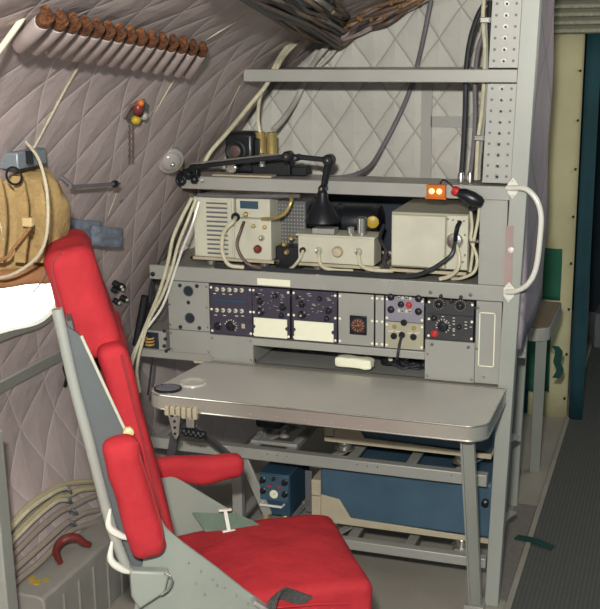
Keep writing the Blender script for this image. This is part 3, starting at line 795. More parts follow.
loop('signal_cable',[(303,251,.01),(300,258,-.01),(294,266,-.005),(288,270,.02)],.005,PALE,'short cream cable from the left end of the middle chassis')
c0 = at(302,220,.19); c1 = at(380,222,.19)
t = thing('dynamotor',((c0.x+c1.x)/2,.19,ZB),'large black horizontal cylinder motor behind the middle chassis','motor')
zc = (c0.z+c1.z)/2+.0; R_ = .060
G().lathe((c0.x,.19,zc),(1,0,0),[(.02,-.0),(R_*.85,.0),(R_,.012),(R_,.13),(R_*.9,.135),(R_*.9,.15),(R_,.155),(R_,c1.x-c0.x-.02),(R_*.9,c1.x-c0.x-.008),(R_*.85,c1.x-c0.x-.006)],32).build('housing',BLACK,t)
G().lathe((c1.x-.006,.19,zc),(1,0,0),[(R_*.95,0),(R_*.95,.008),(R_*.5,.012)],28).build('end_cap',BLACK,t)
p = at(372.5,222,.125); G().lathe((p.x,.128,p.z),(.25,-1,0),[(.020,0),(.020,.006),(.016,.008)],20).build('round_label',YELLOW,t)
G().box(c0.x+.04,c1.x-.04,.15,.23,ZB,zc-R_+.012).build('saddle',GREYD,t,bev=.003)
# right receiver
a = at(391,214,.02); b = at(445,262,.02); c = at(468,262,.02)
t = thing('radio_receiver',((a.x+c.x)/2,.15,ZB),'cream radio unit with plain square front at the right of the console shelf','radio')
z0 = ZB+.034; mount(t,a.x-.012,c.x+.006,.02,.33,ZB)
G().box(a.x,c.x,.028,.33,z0,z0+.175).build('case',mat('radio_case_cream','a9a58f',.5),t,bev=.003)
G().box(a.x+.003,b.x,.014,.028,z0+.006,z0+.168).build('front_cover',CREAM,t,bev=.004)
G().box(b.x+.004,c.x-.002,.018,.028,z0+.004,z0+.172).build('connector_plate',CREAM,t,bev=.002)
p = at(455,241,.018); G().lathe((p.x,.018,p.z),(0,-1,0),[(.026,0),(.026,.006),(.022,.012),(.012,.014)],24).build('connector',STEEL,t)
for px,py in ((448,219),(453,220),(458,221),(464,221),(465,235),(465,255),(447,258),(463,262)): p = at(px,py,.018); G().lathe((p.x,.018,p.z),(0,-1,0),[(.004,0),(.003,.004)],8).build('screw',STEEL,t)
loop('power_cable',[(455,241,.0),(457,228,-.01),(460,222,.012)],.007,BLACK,'stubby black lead rising from the right radio connector')
loop('power_cable',[(455,243,.0),(453,252,-.015),(447,259,-.02),(430,270,-.02),(410,276,-.015),(375,275,-.01),(345,273,-.01),(300,271,-.005),(255,268,.0),(215,266,.01)],.0072,DKCABLE,'thick dark cable running along the beam under all three radios')
loop('signal_cable',[(456,245,.0),(459,256,-.015),(458,268,-.02),(450,276,-.012),(440,279,.0)],.0065,PALE,'cream cable dropping from the right radio connector')
loop('signal_cable',[(470,205,.02),(472,225,.0),(471,240,-.01),(477,258,-.01),(474,272,-.01),(462,278,.0),(452,279,.02)],.0048,PALE,'pale cable looping right of the right radio')
loop('signal_cable',[(480,200,.02),(478,220,.0),(474,240,-.01),(472,258,.0),(470,272,.0)],.0048,PALE,'pale cable hanging against the right grey web')
g = G(); p = at(474,241,-.014); g.torus((p.x,p.y,p.z),(0,0,1),.016,.003,16,6); tag(g.build('cable_clip',STEEL),'small steel clip holding cables beside the right radio','clip')
# dark conduit under shelf two
for nm,pts,m_,lb in (('conduit',[(198,195),(225,196),(262,196),(300,196)],GRCABLE,'grey conduit hugging the underside of the middle shelf'),):
    cable(nm,[at(x,y,.03) for x,y in pts],.007,m_,lb)
# receptacle box and dark blob behind
loop('signal_cable',[(384,225,.1),(380,238,.06),(386,250,.04),(384,262,.03),(390,272,.02)],.006,DKCABLE,'dark cable squeezed between middle chassis and right radio')

# ------------------------------------------------------------ equipment on shelf two (top ZT2)
a = at(222,136,.05); b = at(252,178,.05)
t = thing('blower_unit',((a.x+b.x)/2,.1,ZT2),'black square box with brown round centre on the middle shelf','box')
bx0,bx1 = a.x,b.x; G().box(bx0,bx1,.066,.148,ZT2,ZT2+.138).build('case',BLACK,t,bev=.014)
p = at(236,151,.066); G().lathe((p.x,.066,p.z),(0,-1,0),[(.036,0),(.036,.006),(.03,.009),(.022,.006)],28).build('ring',BLACKM,t)
G().lathe((p.x,.063,p.z),(0,-1,0),[(.019,0),(.019,.008),(.014,.010)],22).build('hub',mat('brown_hub','5a4340',.5),t)
G().box(bx1-.002,bx1+.022,.075,.14,ZT2+.02,ZT2+.12).build('side_housing',BLACKM,t,bev=.006)
t = thing('relay_unit',(X0(268,170,.08),.1,ZT2),'black relay base carrying two brass cans on the middle shelf','relay')
xa,xb = X0(252,172,.07),X0(290,172,.07)
G().box(xa,xb,.07,.118,ZT2,ZT2+.05).build('base',BLACKM,t,bev=.004)
G().box(xb,xb+.05,.08,.14,ZT2,ZT2+.03).build('side_block',BLACKM,t,bev=.004)
for px in (260.5,271.5):
    x = X0(px,150,.09); G().lathe((x,.094,ZT2+.05),(0,0,1),[(.017,0),(.018,.01),(.017,.08),(.018,.082),(.018,.086),(.012,.088)],22).build('brass_can',BRASS,t)
x = X0(262,160,.06); G().lathe((x,.062,ZT2+.03),(0,0,1),[(.012,0),(.012,.04),(.008,.045)],16).build('valve',STEEL,t)
a = at(213,176,.02); g = G().box(a.x,X0(272,178,.02),.012,.060,ZT2,ZT2+.006); tag(g.build('base_plate',CREAMT,bev=.001),'flat cream plate lying on the left of the middle shelf','plate')
p = at(231,171.5,.03); t = thing('gauge',(p.x,.03,ZT2),'small round silver gauge in front of the black box','gauge')
G().lathe((p.x,.05,ZT2+.026),(0,-1,0),[(.017,0),(.019,.01),(.019,.022),(.015,.024),(.014,.020)],24).build('gauge_body',STEEL,t); G().box(p.x-.010,p.x+.010,.032,.05,ZT2+.006,ZT2+.012).build('gauge_foot',BLACKM,t)
# adjustable black lamp
LY = -.05
t = thing('adjustable_lamp',(X0(192,176,.0),.0,ZT2),'black adjustable arm lamp with bell shade, clamped to middle shelf','lamp')
A1 = at(192,167,LY); J1 = at(288,156,LY); J2 = at(329,160,LY); J3 = at(323,190,LY)
base = at(190,178,-.02)
g = G().box(base.x-.02,base.x+.03,-.03,.0,ZT2-.005,ZT2+.025).tube([base+Vector((0,0,0)),base+Vector((-.03,0,.012)),base+Vector((-.035,0,-.008))],.009,8)
g.torus(base+Vector((-.028,-.01,-.006)),(0,1,0),.014,.006,16,8); g.ball(base+Vector((.02,-.01,-.004)),.014,10); g.torus(base+Vector((.012,-.02,.022)),(0,1,.3),.012,.005,16,8)
cl = g.build('clamp',BLACK,t,bev=.003); G().ball(at(202,180,-.045),.006,8).build('clamp_screw',CREAM,cl)
G().tube([base+Vector((0,0,.01)),A1,at(196,165,LY)],.009,10).build('pivot',BLACK,t)
ar = G().bar(A1,J1,.011,.015).build('arm',BLACK,t,bev=.003)
G().tube([A1+Vector((0,-.01,.012)),J1+Vector((-.03,-.01,.006))],.003,6).build('spring',STEEL,ar)
def joint(p,r=.016):
    j = G().lathe(p+Vector((0,.016,0)),(0,-1,0),[(r,0),(r,.03),(r*.7,.034)],18).build('joint',BLACK,t); G().ball(p+Vector((0,-.018,0)),.005,8).build('joint_screw',STEEL,j)
joint(J1); joint(J1+Vector((.03,0,-.004)),.011); joint(J2,.018)
G().bar(J1,J2,.011,.016).build('arm',BLACK,t,bev=.003)
G().tube([J2,J3],.0,10,[.013,.010]).build('arm',BLACK,t)
joint(J3+Vector((0,0,.005)),.012)
sh = J3+Vector((-.002,0,-.01))
G().lathe(sh,(0,0,-1),[(.012,-.01),(.017,.0),(.019,.02),(.034,.042),(.052,.075),(.056,.088),(.054,.088),(.032,.045),(.012,.02)],28).build('lamp_shade',BLACK,t)
G().lathe(sh+Vector((0,0,-.03)),(0,0,-1),[(.010,0),(.020,.02),(.022,.035),(.012,.050)],16).build('bulb',GLASS,t)
# orange indicator
a = at(437,190.5,-.01); t = thing('indicator_box',tuple(at(437,196,-.01)),'orange two-lamp indicator box on the edge of the middle shelf','indicator')
G().box(a.x-.029,a.x+.029,-.028,-.008,a.z-.020,a.z+.020).build('case',ORANGE,t,bev=.003)
G().box(a.x-.032,a.x+.032,-.030,-.008,a.z-.024,a.z-.018).build('case_foot',ORANGE,t,bev=.001)
for dx in (-.012,.011): G().lathe((a.x+dx,-.028,a.z),(0,-1,0),[(.0085,0),(.0085,.003),(.004,.006)],14).build('lamp',BULB,t)
loop('signal_cable',[(440,184,-.015),(443,180,-.02),(449,183,-.03),(455,189,-.03)],.0025,BLACKM,'thin black twisted lead from the orange indicator')
# black handset with red ring
p0 = at(454,190,-.035); p1 = at(482,203,-.03)
t = thing('microphone',tuple(at(466,198,-.03)),'black hand microphone with red cap hung on the shelf edge','microphone')
d = (p1-p0).normalized()
G().lathe(p0,d,[(.010,-.006),(.014,.0),(.014,.012),(.010,.016)],16).build('cap',REDPL,t)
G().tube([p0+d*.014,p0+d*.03,p0+d*.06,p0+d*.085,p1+d*.004],.0,12,[.012,.019,.022,.018,.010]).build('body',BLACK,t)
G().tube([p0+d*.06,p0+d*.065+Vector((0,.01,-.03)),at(470,208,-.01)],.009,8).build('bracket',BLACKM,t)

# ------------------------------------------------------------ cables up the right side
def vcab(pix,r,m,label,Y=.06,group='cables beside the perforated post'):
    return cable('hanging_cable',[at(x,y,Y) for x,y in pix],r,m,label,group)
vcab([(487,0),(478,15),(470,40),(466,70),(465,110),(463,150),(461,178)],.0075,DKCABLE,'dark cable hanging left of the cream pair, leftmost beside the post')
vcab([(484,32),(478,50),(475,80),(475,120),(473,150),(470,178)],.0068,GRCABLE,'grey cable bending out of the bundle beside the post',.07)
vcab([(484,0),(483,20),(485,50),(484,80),(482,110),(478,140),(476,180)],.0062,PALE,'cream cable held by two clips beside the post',.05)
vcab([(490,0),(489,22),(490,60),(488,100),(486,140),(484,180)],.0075,BLACKM,'black cable running closest to the perforated post',.06)
vcab([(486,20),(487,60),(486,100),(483,130),(480,160),(479,180)],.0048,GREY2,'thin light grey cable between cream and black ones',.055)
for px,py,w in ((487,20,'upper'),(481,138,'lower')):
    p = at(px,py,.035); g = G().box(p.x-.02,p.x+.02,.03,.045,p.z-.008,p.z+.008); g.ball((p.x+.012,.028,p.z),.006,8)
    tag(g.build('cable_clip',STEEL,bev=.002),'steel cable clip, '+w+' one on the cables by the post','clip')
for px,py,l in ((461,176,'left'),(470,177,'right')):
    p = at(px,py,.06 if px<465 else .07); tag(G().lathe((p.x,p.y,ZT2),(0,0,1),[(.011,0),(.011,.02),(.008,.03)],12).build('cable_gland',STEEL),'steel gland at the foot of the '+l+' dark cable on the shelf','fitting')
cable('hanging_cable',[at(431,0,.31),at(424,35,.31),at(417,66,.33),at(408,95,.33),at(397,120,.33),at(382,148,.30),at(372,164,.25),at(360,173,.16),at(345,177,.12),at(326,179,.10)],.008,GRCABLE,'grey cable sweeping diagonally across the pale quilted partition')
p = at(358,174,.16); tag(G().torus((p.x,.16,p.z),(1,0,.3),.009,.003,14,6).build('cable_clip',STEEL),'steel ring clip low on the diagonal grey cable','clip')

# ------------------------------------------------------------ pale cables from the roof to the left shelves
def hc(pix,r,m,label,off=.02,group=None,cat='cable',nm='hull_cable'):
    return cable(nm,[ath(x,y,off) for x,y in pix],r,m,label,group,cat)
def yc(pix,r,m,label,nm='hull_cable'):
    return cable(nm,[at(x,y,Y) for x,y,Y in pix],r,m,label)
yc([(306,22,.25),(298,36,.2),(283,52,.12),(274,68,.02),(267,84,.02),(250,105,.03),(228,132,.06),(212,150,.06),(203,165,.04)],.007,PALE,'cream cable from the roof bundle to the left shelf end')
yc([(308,24,.25),(301,38,.2),(286,54,.12),(277,68,.03),(266,86,.04),(260,98,.06),(258,118,.09),(261,138,.094)],.006,PALE,'cream cable from the roof bundle to the brass cans')
yc([(334,38,.28),(322,52,.28),(312,66,.32),(303,85,.32),(296,100,.30),(284,118,.2),(273,130,.14)],.010,mat('white_grey_sleeve','b3b0a6',.6),'wide pale sleeved cable going behind the top shelf')
yc([(339,42,.28),(332,54,.29),(320,66,.30)],.007,mat('white_grey_sleeve','b3b0a6'),'short pale cable next to the sleeved one by the roof')
# left end bundle from shelf two down
yc([(192,198,.02),(183,215,-.01),(173,238,-.02),(168,262,-.02),(160,290,-.02),(148,320,-.02),(138,345,-.04),(131,368,-.05),(128,392,-.05)],.0062,PALE,'thick cream cable down the left end of the rack')
yc([(196,199,.02),(187,222,-.005),(178,245,-.02),(172,268,-.025),(162,296,-.03),(150,318,-.03),(143,340,-.04),(137,368,-.05),(140,392,-.03)],.0055,PALE,'slim cream cable beside the thick one at the rack end')
yc([(199,202,.02),(192,225,.0),(182,250,-.01),(176,268,-.015),(163,305,-.02),(146,330,-.03),(134,352,-.04),(127,378,-.04)],.0045,WHITEP,'thin white cord crossing the cream cables at the rack end')
yc([(200,190,.06),(178,225,.04),(165,250,.02),(153,276,.0),(148,300,.0),(140,335,.0),(130,360,.0)],.0035,DKCABLE,'thin dark line running down the rack left end',nm='control_line')
a,b = at(145,296,-.02),at(136,345,-.02); tag(G().tube([a,b],.013,12).build('damper_rod',BLACKM),'short thick black rod beside the grey box at left','rod')
yc([(153,283,-.01),(154,295,.0),(150,330,.02),(152,358,.02),(148,395,.02)],.004,DKCABLE,'dark thin cable behind the cream ones under the beam end')
p = at(153,274,-.006); tag(G().lathe((p.x,-.004,p.z),(0,-1,0),[(.008,0),(.008,.006),(.004,.008)],12).build('eye_bolt',BLACKM),'dark bolt at the left end of the console beam','bolt')
# roof bundle
rnd = random.Random(3)
mats = [WIREB,DKCABLE,mat('dusty_tan_wire','8f7862',.6,0,.3,40),WIREB,mat('umber_wire','6e5642',.6,0,.4,50),BLACKM,mat('dusty_grey_wire','8b807a',.6,0,.3,40)]
for i in range(26):
    f_ = i/25; j_ = lambda k=3: rnd.uniform(-1.5*k,1.5*k)
    pts = [ath(x+j_(),y+j_(),.03+.02*rnd.random()) for x,y in ((205+110*f_,-26),(236+98*f_,-6-3*f_),(272+62*f_,11-10*f_),(302+38*f_,30-22*f_))]+[at(336+9*f_+j_(),47-34*f_+j_(2),.25)]
    cable('roof_cable',pts,.005+.004*rnd.random(),mats[i%7],'dusty cable in the brown roof bundle coming down from the left','cables in the left roof bundle',n=7)
for i in range(26):
    f_ = i/25; pts = []
    for (px,py,w) in ((318,36,-34),(338,46,-36),(362,34,-34),(385,22,-32),(408,9,-28),(440,-8,-24)):
        pts.append(at(px+rnd.uniform(-5,5), py+f_*w+rnd.uniform(-4.5,4.5), .33-.05*rnd.random()))
    cable('roof_cable',pts,.005+.004*rnd.random(),mats[(i*3)%7],'dark cable in the roof bundle rising above the pale partition','cables in the right roof bundle',n=7)
g = G()
for i in range(9):
    p = at(345+i*9+rnd.uniform(-5,5),26-i*3.4+rnd.uniform(-6,6),.265); g.ball(p,.008,8)
tag(g.build('wire_splice',mat('ochre_splice','866030',.6)),'ochre splices among the roof cables','splice'); bpy.data.objects['wire_splice']['kind']='stuff'

# ------------------------------------------------------------ under the desk
def blue_case(name, pxl,pxr,y_,z0,z1,label,Yf=.06,tilt=0):
    xl,xr = X0(pxl,y_,Yf),X0(pxr,y_,Yf)
    t = thing(name,((xl+xr)/2,Yf+.15,z0),label,'equipment case')
    G().box(xl+.03,xr,Yf,Yf+.32,z0+.012,z1).build('case',BLUE,t,bev=.008)
    # tan carrier bracket
    g = G().prism([(xl,Yf-.008,z0),(xr,Yf-.008,z0),(xr,Yf-.008,z0+.012),(xl+.14,Yf-.008,z0+.022),(xl+.10,Yf-.008,z0+.085),(xl+.035,Yf-.008,z0+.095),(xl+.035,Yf-.008,z0+.012),(xl,Yf-.008,z0+.012)],(0,.006,0))
    g.box(xl,xr,Yf-.008,Yf+.3,z0-.004,z0)
    b = g.build('carrier',CREAMT,t,bev=.001)
    G().box(xl,xl+.033,Yf-.006,Yf+.25,z0+.014,z0+.085).build('end_block',CREAMT,t,bev=.002)
    G().box(xl,xl+.033,Yf-.006,Yf+.25,z0+.088,min(z1-.02,z0+.145)).build('end_block',CREAMT,t,bev=.002)
    for px in (xl+.06,xr-.10):
        for yy in (Yf+.03,Yf+.26):
            G().lathe((px,yy,z0-.038),(0,0,1),[(.034,0),(.034,.004),(.022,.008),(.024,.024),(.018,.034)],20).build('shock_mount',STEEL,b)
    return t,xl,xr
t,xl,xr = blue_case('transmitter_case',312,492,500,.190,.392,'large blue metal case on a tan carrier, on the bottom rack tray')
G().lathe((xr-.02,.058,.33),(0,-1,0),[(.012,0),(.012,.02),(.006,.024)],14).build('connector',BLACK,t)
t,xl,xr = blue_case('amplifier_case',325,492,440,.484,.66,'blue metal case mostly hidden under the desk on the upper tray')
# small blue radio
a = at(259,468,.04); b = at(290,512,.04)
t = thing('blue_radio_set',((a.x+b.x)/2,.08,.158),'small blue radio with white dial and carrying handle under the desk','radio')
z0,z1 = .192,.345; xa,xb = a.x,b.x
G().box(xa,xb,.04,.26,z0,z1).build('case',BLUED,t,bev=.004)
G().box(xa+.004,xb-.004,.034,.04,z0+.055,z1-.004).build('face_plate',BLUE,t,bev=.002)
fx = lambda u,v: Vector((xa+(xb-xa)*u,0,z0+(z1-z0)*v))
p = fx(.50,.53); G().lathe((p.x,.034,p.z),(0,-1,0),[(.015,0),(.015,.003),(.012,.004)],24).build('dial',CREAMW,t)
G().bar((p.x-.002,.029,p.z-.002),(p.x+.007,.029,p.z+.007),.0012,.0012).build('dial_needle',BLACK,t)
for u,v in ((.14,.84),(.86,.84),(.14,.58),(.86,.56),(.5,.9)): knob(t,fx(u,v),.010 if u!=.5 else .006,.012,BLACK,'knob',.034)
for u,v in ((.36,.70),(.66,.70)): p = fx(u,v); G().box(p.x-.006,p.x+.006,.031,.035,p.z-.004,p.z+.004).build('indicator',REDPL,t,bev=.001)
h0,h1 = fx(.12,.30),fx(.82,.30)
G().tube([(h0.x,.036,h0.z),(h0.x,.012,h0.z),(h1.x,.012,h1.z),(h1.x,.036,h1.z)],.0045,10).build('carrying_handle',WHITEP,t)
g = G().box(xa-.01,xb+.05,.03,.26,z0-.03,z0-.022); b_ = g.build('mount_tray',GREY,t,bev=.002)
for x,y in ((xa+.02,.05),(xb-.02,.05),(xa+.02,.23),(xb-.02,.23)): G().lathe((x,y,z0-.022),(0,0,1),[(.014,0),(.016,.008),(.010,.024)],14).build('shock_mount',BRASS,b_)
p = fx(.5,-.10); G().box(p.x-.025,p.x+.025,.026,.03,p.z-.006,p.z+.004).build('plate',REDPL,b_)
G().box(xb+.035,xb+.06,.10,.106,z0,z1).bar((xb+.0,.11,z0-.02),(xb+.13,.11,z1-.02),.008,.03,up=(0,1,0)).build('side_bracket',GREYD,t,bev=.002)
# base plates on the upper tray
g = G()
for px in (262,285): p = at(px,445,.15); g.lathe((p.x,.15,.441),(0,0,1),[(.018,0),(.018,.01),(.010,.03)],14)
a = X0(255,450,.1); g.box(a,a+.17,.06,.085,.440,.452).box(a,a+.17,.26,.28,.440,.452).box(a,a+.02,.085,.26,.440,.452).box(a+.15,a+.17,.085,.26,.440,.452)
tag(g.build('empty_mount_tray',GREY,bev=.002),'empty equipment mount on the upper tray behind the desk edge','mount')
g = G().rbox((.05,.04,.03),.015,6,None,Matrix.Translation(Vector((X0(275,438,.2),.17,.50)))); tag(g.build('relay_box',SOCK),'dark box on the empty mount under the desk','box')
# dark thing on left lower
# hanging cables by the right post side
for i,(pix,lb) in enumerate((([(508,352),(511,372),(507,395),(510,420),(505,440)],'dark cable hanging in the gap right of the post'),([(513,348),(510,365),(514,385),(512,410),(508,432)],'grey looping cable in the gap right of the post'))):
    cable('loose_cable',[at(x,y,.10+.04*i) for x,y in pix],.005,(DKCABLE,GRCABLE)[i],lb)

# ------------------------------------------------------------ second table beyond the rack
t = thing('side_table',(-.2,1.08,0),'brown topped folding table beyond the rack beside the aisle','table')
zt2 = .71; P = rrect(-.30,.038,.86,1.31,.05); G().prism([(x,y,zt2-.004) for x,y in P],(0,0,.008)).build('tabletop',WOOD,t,bev=.001)
n=len(P); g = G(); P2 = rrect(-.30,.042,.856,1.312,.052); g.prism([(x,y,zt2-.05) for x,y in P2],(0,0,.05)); g.build('edge_band',TRIM,t,bev=.002)
g = G(); A_,B_ = Vector((.01,.90,zt2-.05)),Vector((-.028,1.20,.0)); g.bar(A_,B_,.042,.03); g.build('leg',POST,t,bev=.002)
g = G(); A_,B_ = Vector((-.25,.95,zt2-.05)),Vector((-.25,1.20,.0)); g.bar(A_,B_,.042,.03); g.build('leg',POST,t,bev=.002)
# green strap hanging by table leg and one on the floor
pts = [at(555,346,1.4),at(559,352,1.4),at(557,362,1.4),at(560,370,1.4),at(556,378,1.4)]
def ribbon(pts,w,side,th=.003,k=4):
    g = G(); pts = catmull(pts,k); side = Vector(side)
    for a,b in zip(pts,pts[1:]):
        d = (b-a).normalized(); nn = side.cross(d).normalized()*th/2; s_ = side*w/2
        g.add([a-s_-nn,a+s_-nn,a+s_+nn,a-s_+nn,b-s_-nn,b+s_-nn,b+s_+nn,b-s_+nn],[(0,1,2,3),(7,6,5,4),(0,4,5,1),(1,5,6,2),(2,6,7,3),(3,7,4,0)])
    return g
tag(ribbon(pts,.032,(1,0,0)).build('hanging_strap',DGREEN),'dark green strap hanging beside the far table leg','strap')
a,b = atz(516,537,.008),atz(553,548,.008)
tag(ribbon([a,(a+b)/2+Vector((0,.004,.006)),b],.036,(.25,1,0),.004).build('floor_strap',DGREEN),'dark green strap lying across the carpet edge','strap')

# ------------------------------------------------------------ things on the hull
N = 15
for i in range(N):
    f_ = (i/(N-1)); ff = f_**.88
    bx,by = 20+(188-20)*ff, 46+(75-46)*ff
    ddx,ddy = 22-9*ff, -24+3*ff
    p0 = ath(bx,by,.030); p1 = ath(bx+ddx,by+ddy,.034)
    d = (p1-p0).normalized(); L_ = (p1-p0).length; r_ = .0155-.001*f_
    t = thing('flare_tube',tuple(p0),'grey card tube with amber brown top strapped to the hull','tube','row of grey tubes on the upper hull')
    G().tube([p0,p0+d*.004,p1-d*.004,p1],.0,14,[r_*.9,r_,r_,r_*.9]).build('tube_body',TUBEG,t)
    q = p1+d*.05+Vector((-.012,0,.006))
    G().tube([p1,p1+d*.008,p1+d*.026,q],.0,12,[r_*.8,r_*.92,r_*.85,r_*.5]).build('cap',AMBER,t)
A_,B_ = ath(20,44,.010),ath(196,70,.010); A2,B2 = ath(44,20,.012),ath(206,55,.012)
g = G().add([A_,B_,B2,A2,A_+hn(A_)*.004,B_+hn(B_)*.004,B2+hn(B2)*.004,A2+hn(A2)*.004],[(0,1,2,3),(7,6,5,4),(0,4,5,1),(1,5,6,2),(2,6,7,3),(3,7,4,0)])
tag(g.build('tube_shadow_strip',SOCK),'dark strip standing in for the shadow behind the row of grey tubes','shadow')  # shadow of the tubes put in as a dark strip, nothing holds them here
cable('pale_pipe',[at(-30,92,-1.62),at(-2,52,-1.6),at(17,26,-1.58),at(36,-2,-1.56),at(60,-36,-1.54)],.0055,PALE,'pale pipe crossing the top left corner in front of the tubes',cat='pipe')
hc([(84,58),(66,88),(50,118),(35,146),(30,153)],.003,ROPE,'thin white cord running down the hull to the canvas bag',.012)
hc([(262,2),(235,22),(205,40)],.003,ROPE,'thin pale cord high on the hull toward the roof bundle',.008)
hc([(175,78),(165,95),(155,112)],.003,ROPE,'short pale cord below the row of tubes',.008)
hc([(240,85),(222,120),(198,158)],.0035,ROPE,'faint pale cord on the hull left of the top shelf',.006)
hc([(122,150),(121,163),(117,190),(108,215)],.003,ROPE,'thin pale cord hanging above the blue grey cloth',.008)
# fixture with chain
c = ath(137,114,.0); nn = hn(c)
t = thing('pull_fixture',tuple(c),'steel bracket with red and yellow pull handles and hanging chain','fixture')
q = [ath(x,y,.004) for x,y in ((123,114),(128,104),(142,99),(148,104),(146,118),(136,124),(126,122))]
G().prism(q,nn*.006).build('bracket',GREYD,t,bev=.001)
G().tube([ath(124,117,.02),ath(130,106,.025),ath(144,100,.02)],.004,8).build('wire_guard',STEEL,t)
G().ball(ath(138,108,.03),.014,12,1,1,1.3).build('red_handle',OXBLOOD,t); G().ball(ath(136,120,.022),.014,12,1,1.1,.9).build('yellow_handle',YELLOW,t); G().ball(ath(144,116,.022),.012,12).build('glass_bulb',GLASS,t); G().ball(ath(141,103,.03),.009,10).build('orange_button',ORANGE,t)
g = G(); 
for i in range(13):
    for s_ in (129.5,133): g.torus(ath(s_+.0*i,126+i*3,.02),(1,.3 if i%2 else -.8,0),.0035,.0012,8,5)
g.build('chain',WIREB,t)
# dome light
c = ath(170,160,.02); nn = (hn(c)+Vector((.1,-.9,0))).normalized()
t = thing('dome_light',tuple(c),'round frosted dome light on a triangular bracket on the hull','light fixture')
q = [ath(x,y,.003) for x,y in ((153,170),(160,158),(170,146),(184,143),(183,150),(184,160),(172,170),(157,175))]
G().prism(q,nn*.004).build('bracket',GREY2,t,bev=.001)
G().lathe(c+nn*.004,nn,[(.042,-.02),(.042,.004),(.036,.008)],28).build('rim',GREY2,t)
G().lathe(c+nn*.006,nn,[(.035,0),(.032,.008),(.022,.016),(.008,.019)],28).build('lens',GLASS,t); G().ball(c+nn*.022+Vector((0,-.0,-.004)),.009,10).build('lens_nut',STEEL,t)
g = G().box(-.012,.012,-.004,.004,-.006,.006,Matrix.Rotation(.5,3,'Y'),ath(179,167,.02)); g.build('latch',BRASS,t,bev=.001)
# rod with knob
A_,B_ = ath(70,187,.05),ath(114,184,.05); t = thing('lever_rod',tuple(A_),'thin horizontal lever with black knob on the hull','lever')
G().tube([A_,B_],.005,8).build('rod',GRCABLE,t); d=(B_-A_).normalized(); G().lathe(B_,d,[(.006,-.006),(.010,.0),(.010,.012),(.006,.018)],14).build('knob',BLACK,t); G().tube([B_+d*.018,B_+d*.04],.003,8).build('tip',OXBLOOD,t); G().tube([A_+d*.02,A_+d*.02-hn(A_)*.05],.006,8).build('bracket',GREYD,t)
p = ath(120,200,.006); tag(G().ball(p,.009,8).build('hull_stud',GREYD),'small dark stud on the hull under the lever','stud')
# folded blue-grey cloth
def cloth(px0,py0,px1,py1,off,name,label,seed):
    a,b,c_,d_ = [ath(x,y,off) for x,y in ((px0,py0),(px1,py0+3),(px1,py1),(px0,py1-2))]
    n_ = 14; g = G(); vs=[]
    for s_ in (0,1):
        for i in range(n_+1):
            for j in range(n_+1):
                u,v = i/n_,j/n_; p = (a*(1-u)+b*u)*(1-v)+(d_*(1-u)+c_*u)*v; nn = hn(p)
                e_ = min(1,8*min(u,1-u,v,1-v))
                vs.append(p+nn*((.004+.012*e_)*s_ + .006*noise.noise(Vector((u*5+seed,v*5,s_))) ))
    K = (n_+1)**2; fs=[]
    for i in range(n_):
        for j in range(n_):
            q = (i*(n_+1)+j,(i+1)*(n_+1)+j,(i+1)*(n_+1)+j+1,i*(n_+1)+j+1); fs.append(q); fs.append(tuple(K+x for x in reversed(q)))
    bd = [i*(n_+1) for i in range(n_+1)]+[n_*(n_+1)+j for j in range(1,n_+1)]+[i*(n_+1)+n_ for i in range(n_-1,-1,-1)]+[j for j in range(n_-1,0,-1)]
    for p_,q_ in zip(bd,bd[1:]+bd[:1]): fs.append((p_,q_,K+q_,K+p_))
    g.add(vs,fs); return tag(g.build(name,CLOTHB,ang=60),label,'cloth')
cloth(68,218,100,240,.012,'folded_cloth','blue grey folded cloth tucked behind the headrest top',1)
cloth(91,225,122,248,.034,'folded_cloth','lighter blue grey cloth packet overlapping the folded one',5)
p = ath(119,235,.06); 
# black connector cluster
rn = random.Random(4)
for i in range(9):
    px,py = 115+rn.uniform(-4,7),290+rn.uniform(-10,11); p = ath(px,py,.008); nn = hn(p)
    o = G().lathe(p,nn,[(.006,-.006),(.010,.004),(.010,.018),(.006,.022)],12).build('plug',BLACKM)
    tag(o,'black plug in the cluster on the hull right of the headrest','connector','plugs right of the headrest')
    if i%2: G().lathe(p+nn*.022,nn,[(.005,0),(.005,.006)],10).build('plug_end',CREAM,o)
g = G().tube([ath(66,360,.01),ath(64,368,.03),ath(67,378,.03),ath(65,386,.01)],.006,8); tag(g.build('hull_hook',BLACKM),'small black hook on the lower hull behind the seat back','hook')

# ------------------------------------------------------------ canvas bag with rope
BY = -1.12
c = at(-15,226,BY)
BR = Matrix.Rotation(math.radians(50),4,'Z')
def bagfn(q):
    q = q.copy(); z = q.z/.12
    q.x *= 1-.10*max(0,z)**2-.16*max(0,-z)**2
    w_ = .004*math.sin(q.x*70+3*math.sin(q.z*12))+.010*noise.noise(q*8+Vector((3,1,7)))+.005*noise.noise(q*24)
    return q*(1+w_/.12)
t = thing('canvas_bag',(c.x,BY,c.z-.13),'khaki canvas bag hanging in front of the bright window','bag')
G().rbox((.200,.062,.130),.060,28,bagfn,Matrix.Translation(c) @ BR).build('body',BAG,t,ang=80)
def bagf2(q): return q+Vector(noise.noise_vector(q*14))*.008
G().rbox((.13,.060,.022),.021,12,bagf2,Matrix.Translation(at(-4,276,BY)) @ BR).build('lower_flap',BAGD,t,ang=80)
for px in (18,36,-4):
    pts = [at(px,175+abs(px-10)*.2,BY-.095+.002*px),at(px+4,200,BY-.115+.002*px),at(px+5,230,BY-.115+.002*px),at(px+2,262,BY-.10+.002*px)]
    ribbon(pts,.028,(1,0,0),.006,6).build('strap',BAG,t)
p = at(28,222,BY-.112); G().box(p.x-.012,p.x+.012,BY-.118,BY-.106,p.z-.01,p.z+.01).build('buckle',mat('pale_canvas','b9a274',.8),t,bev=.002)
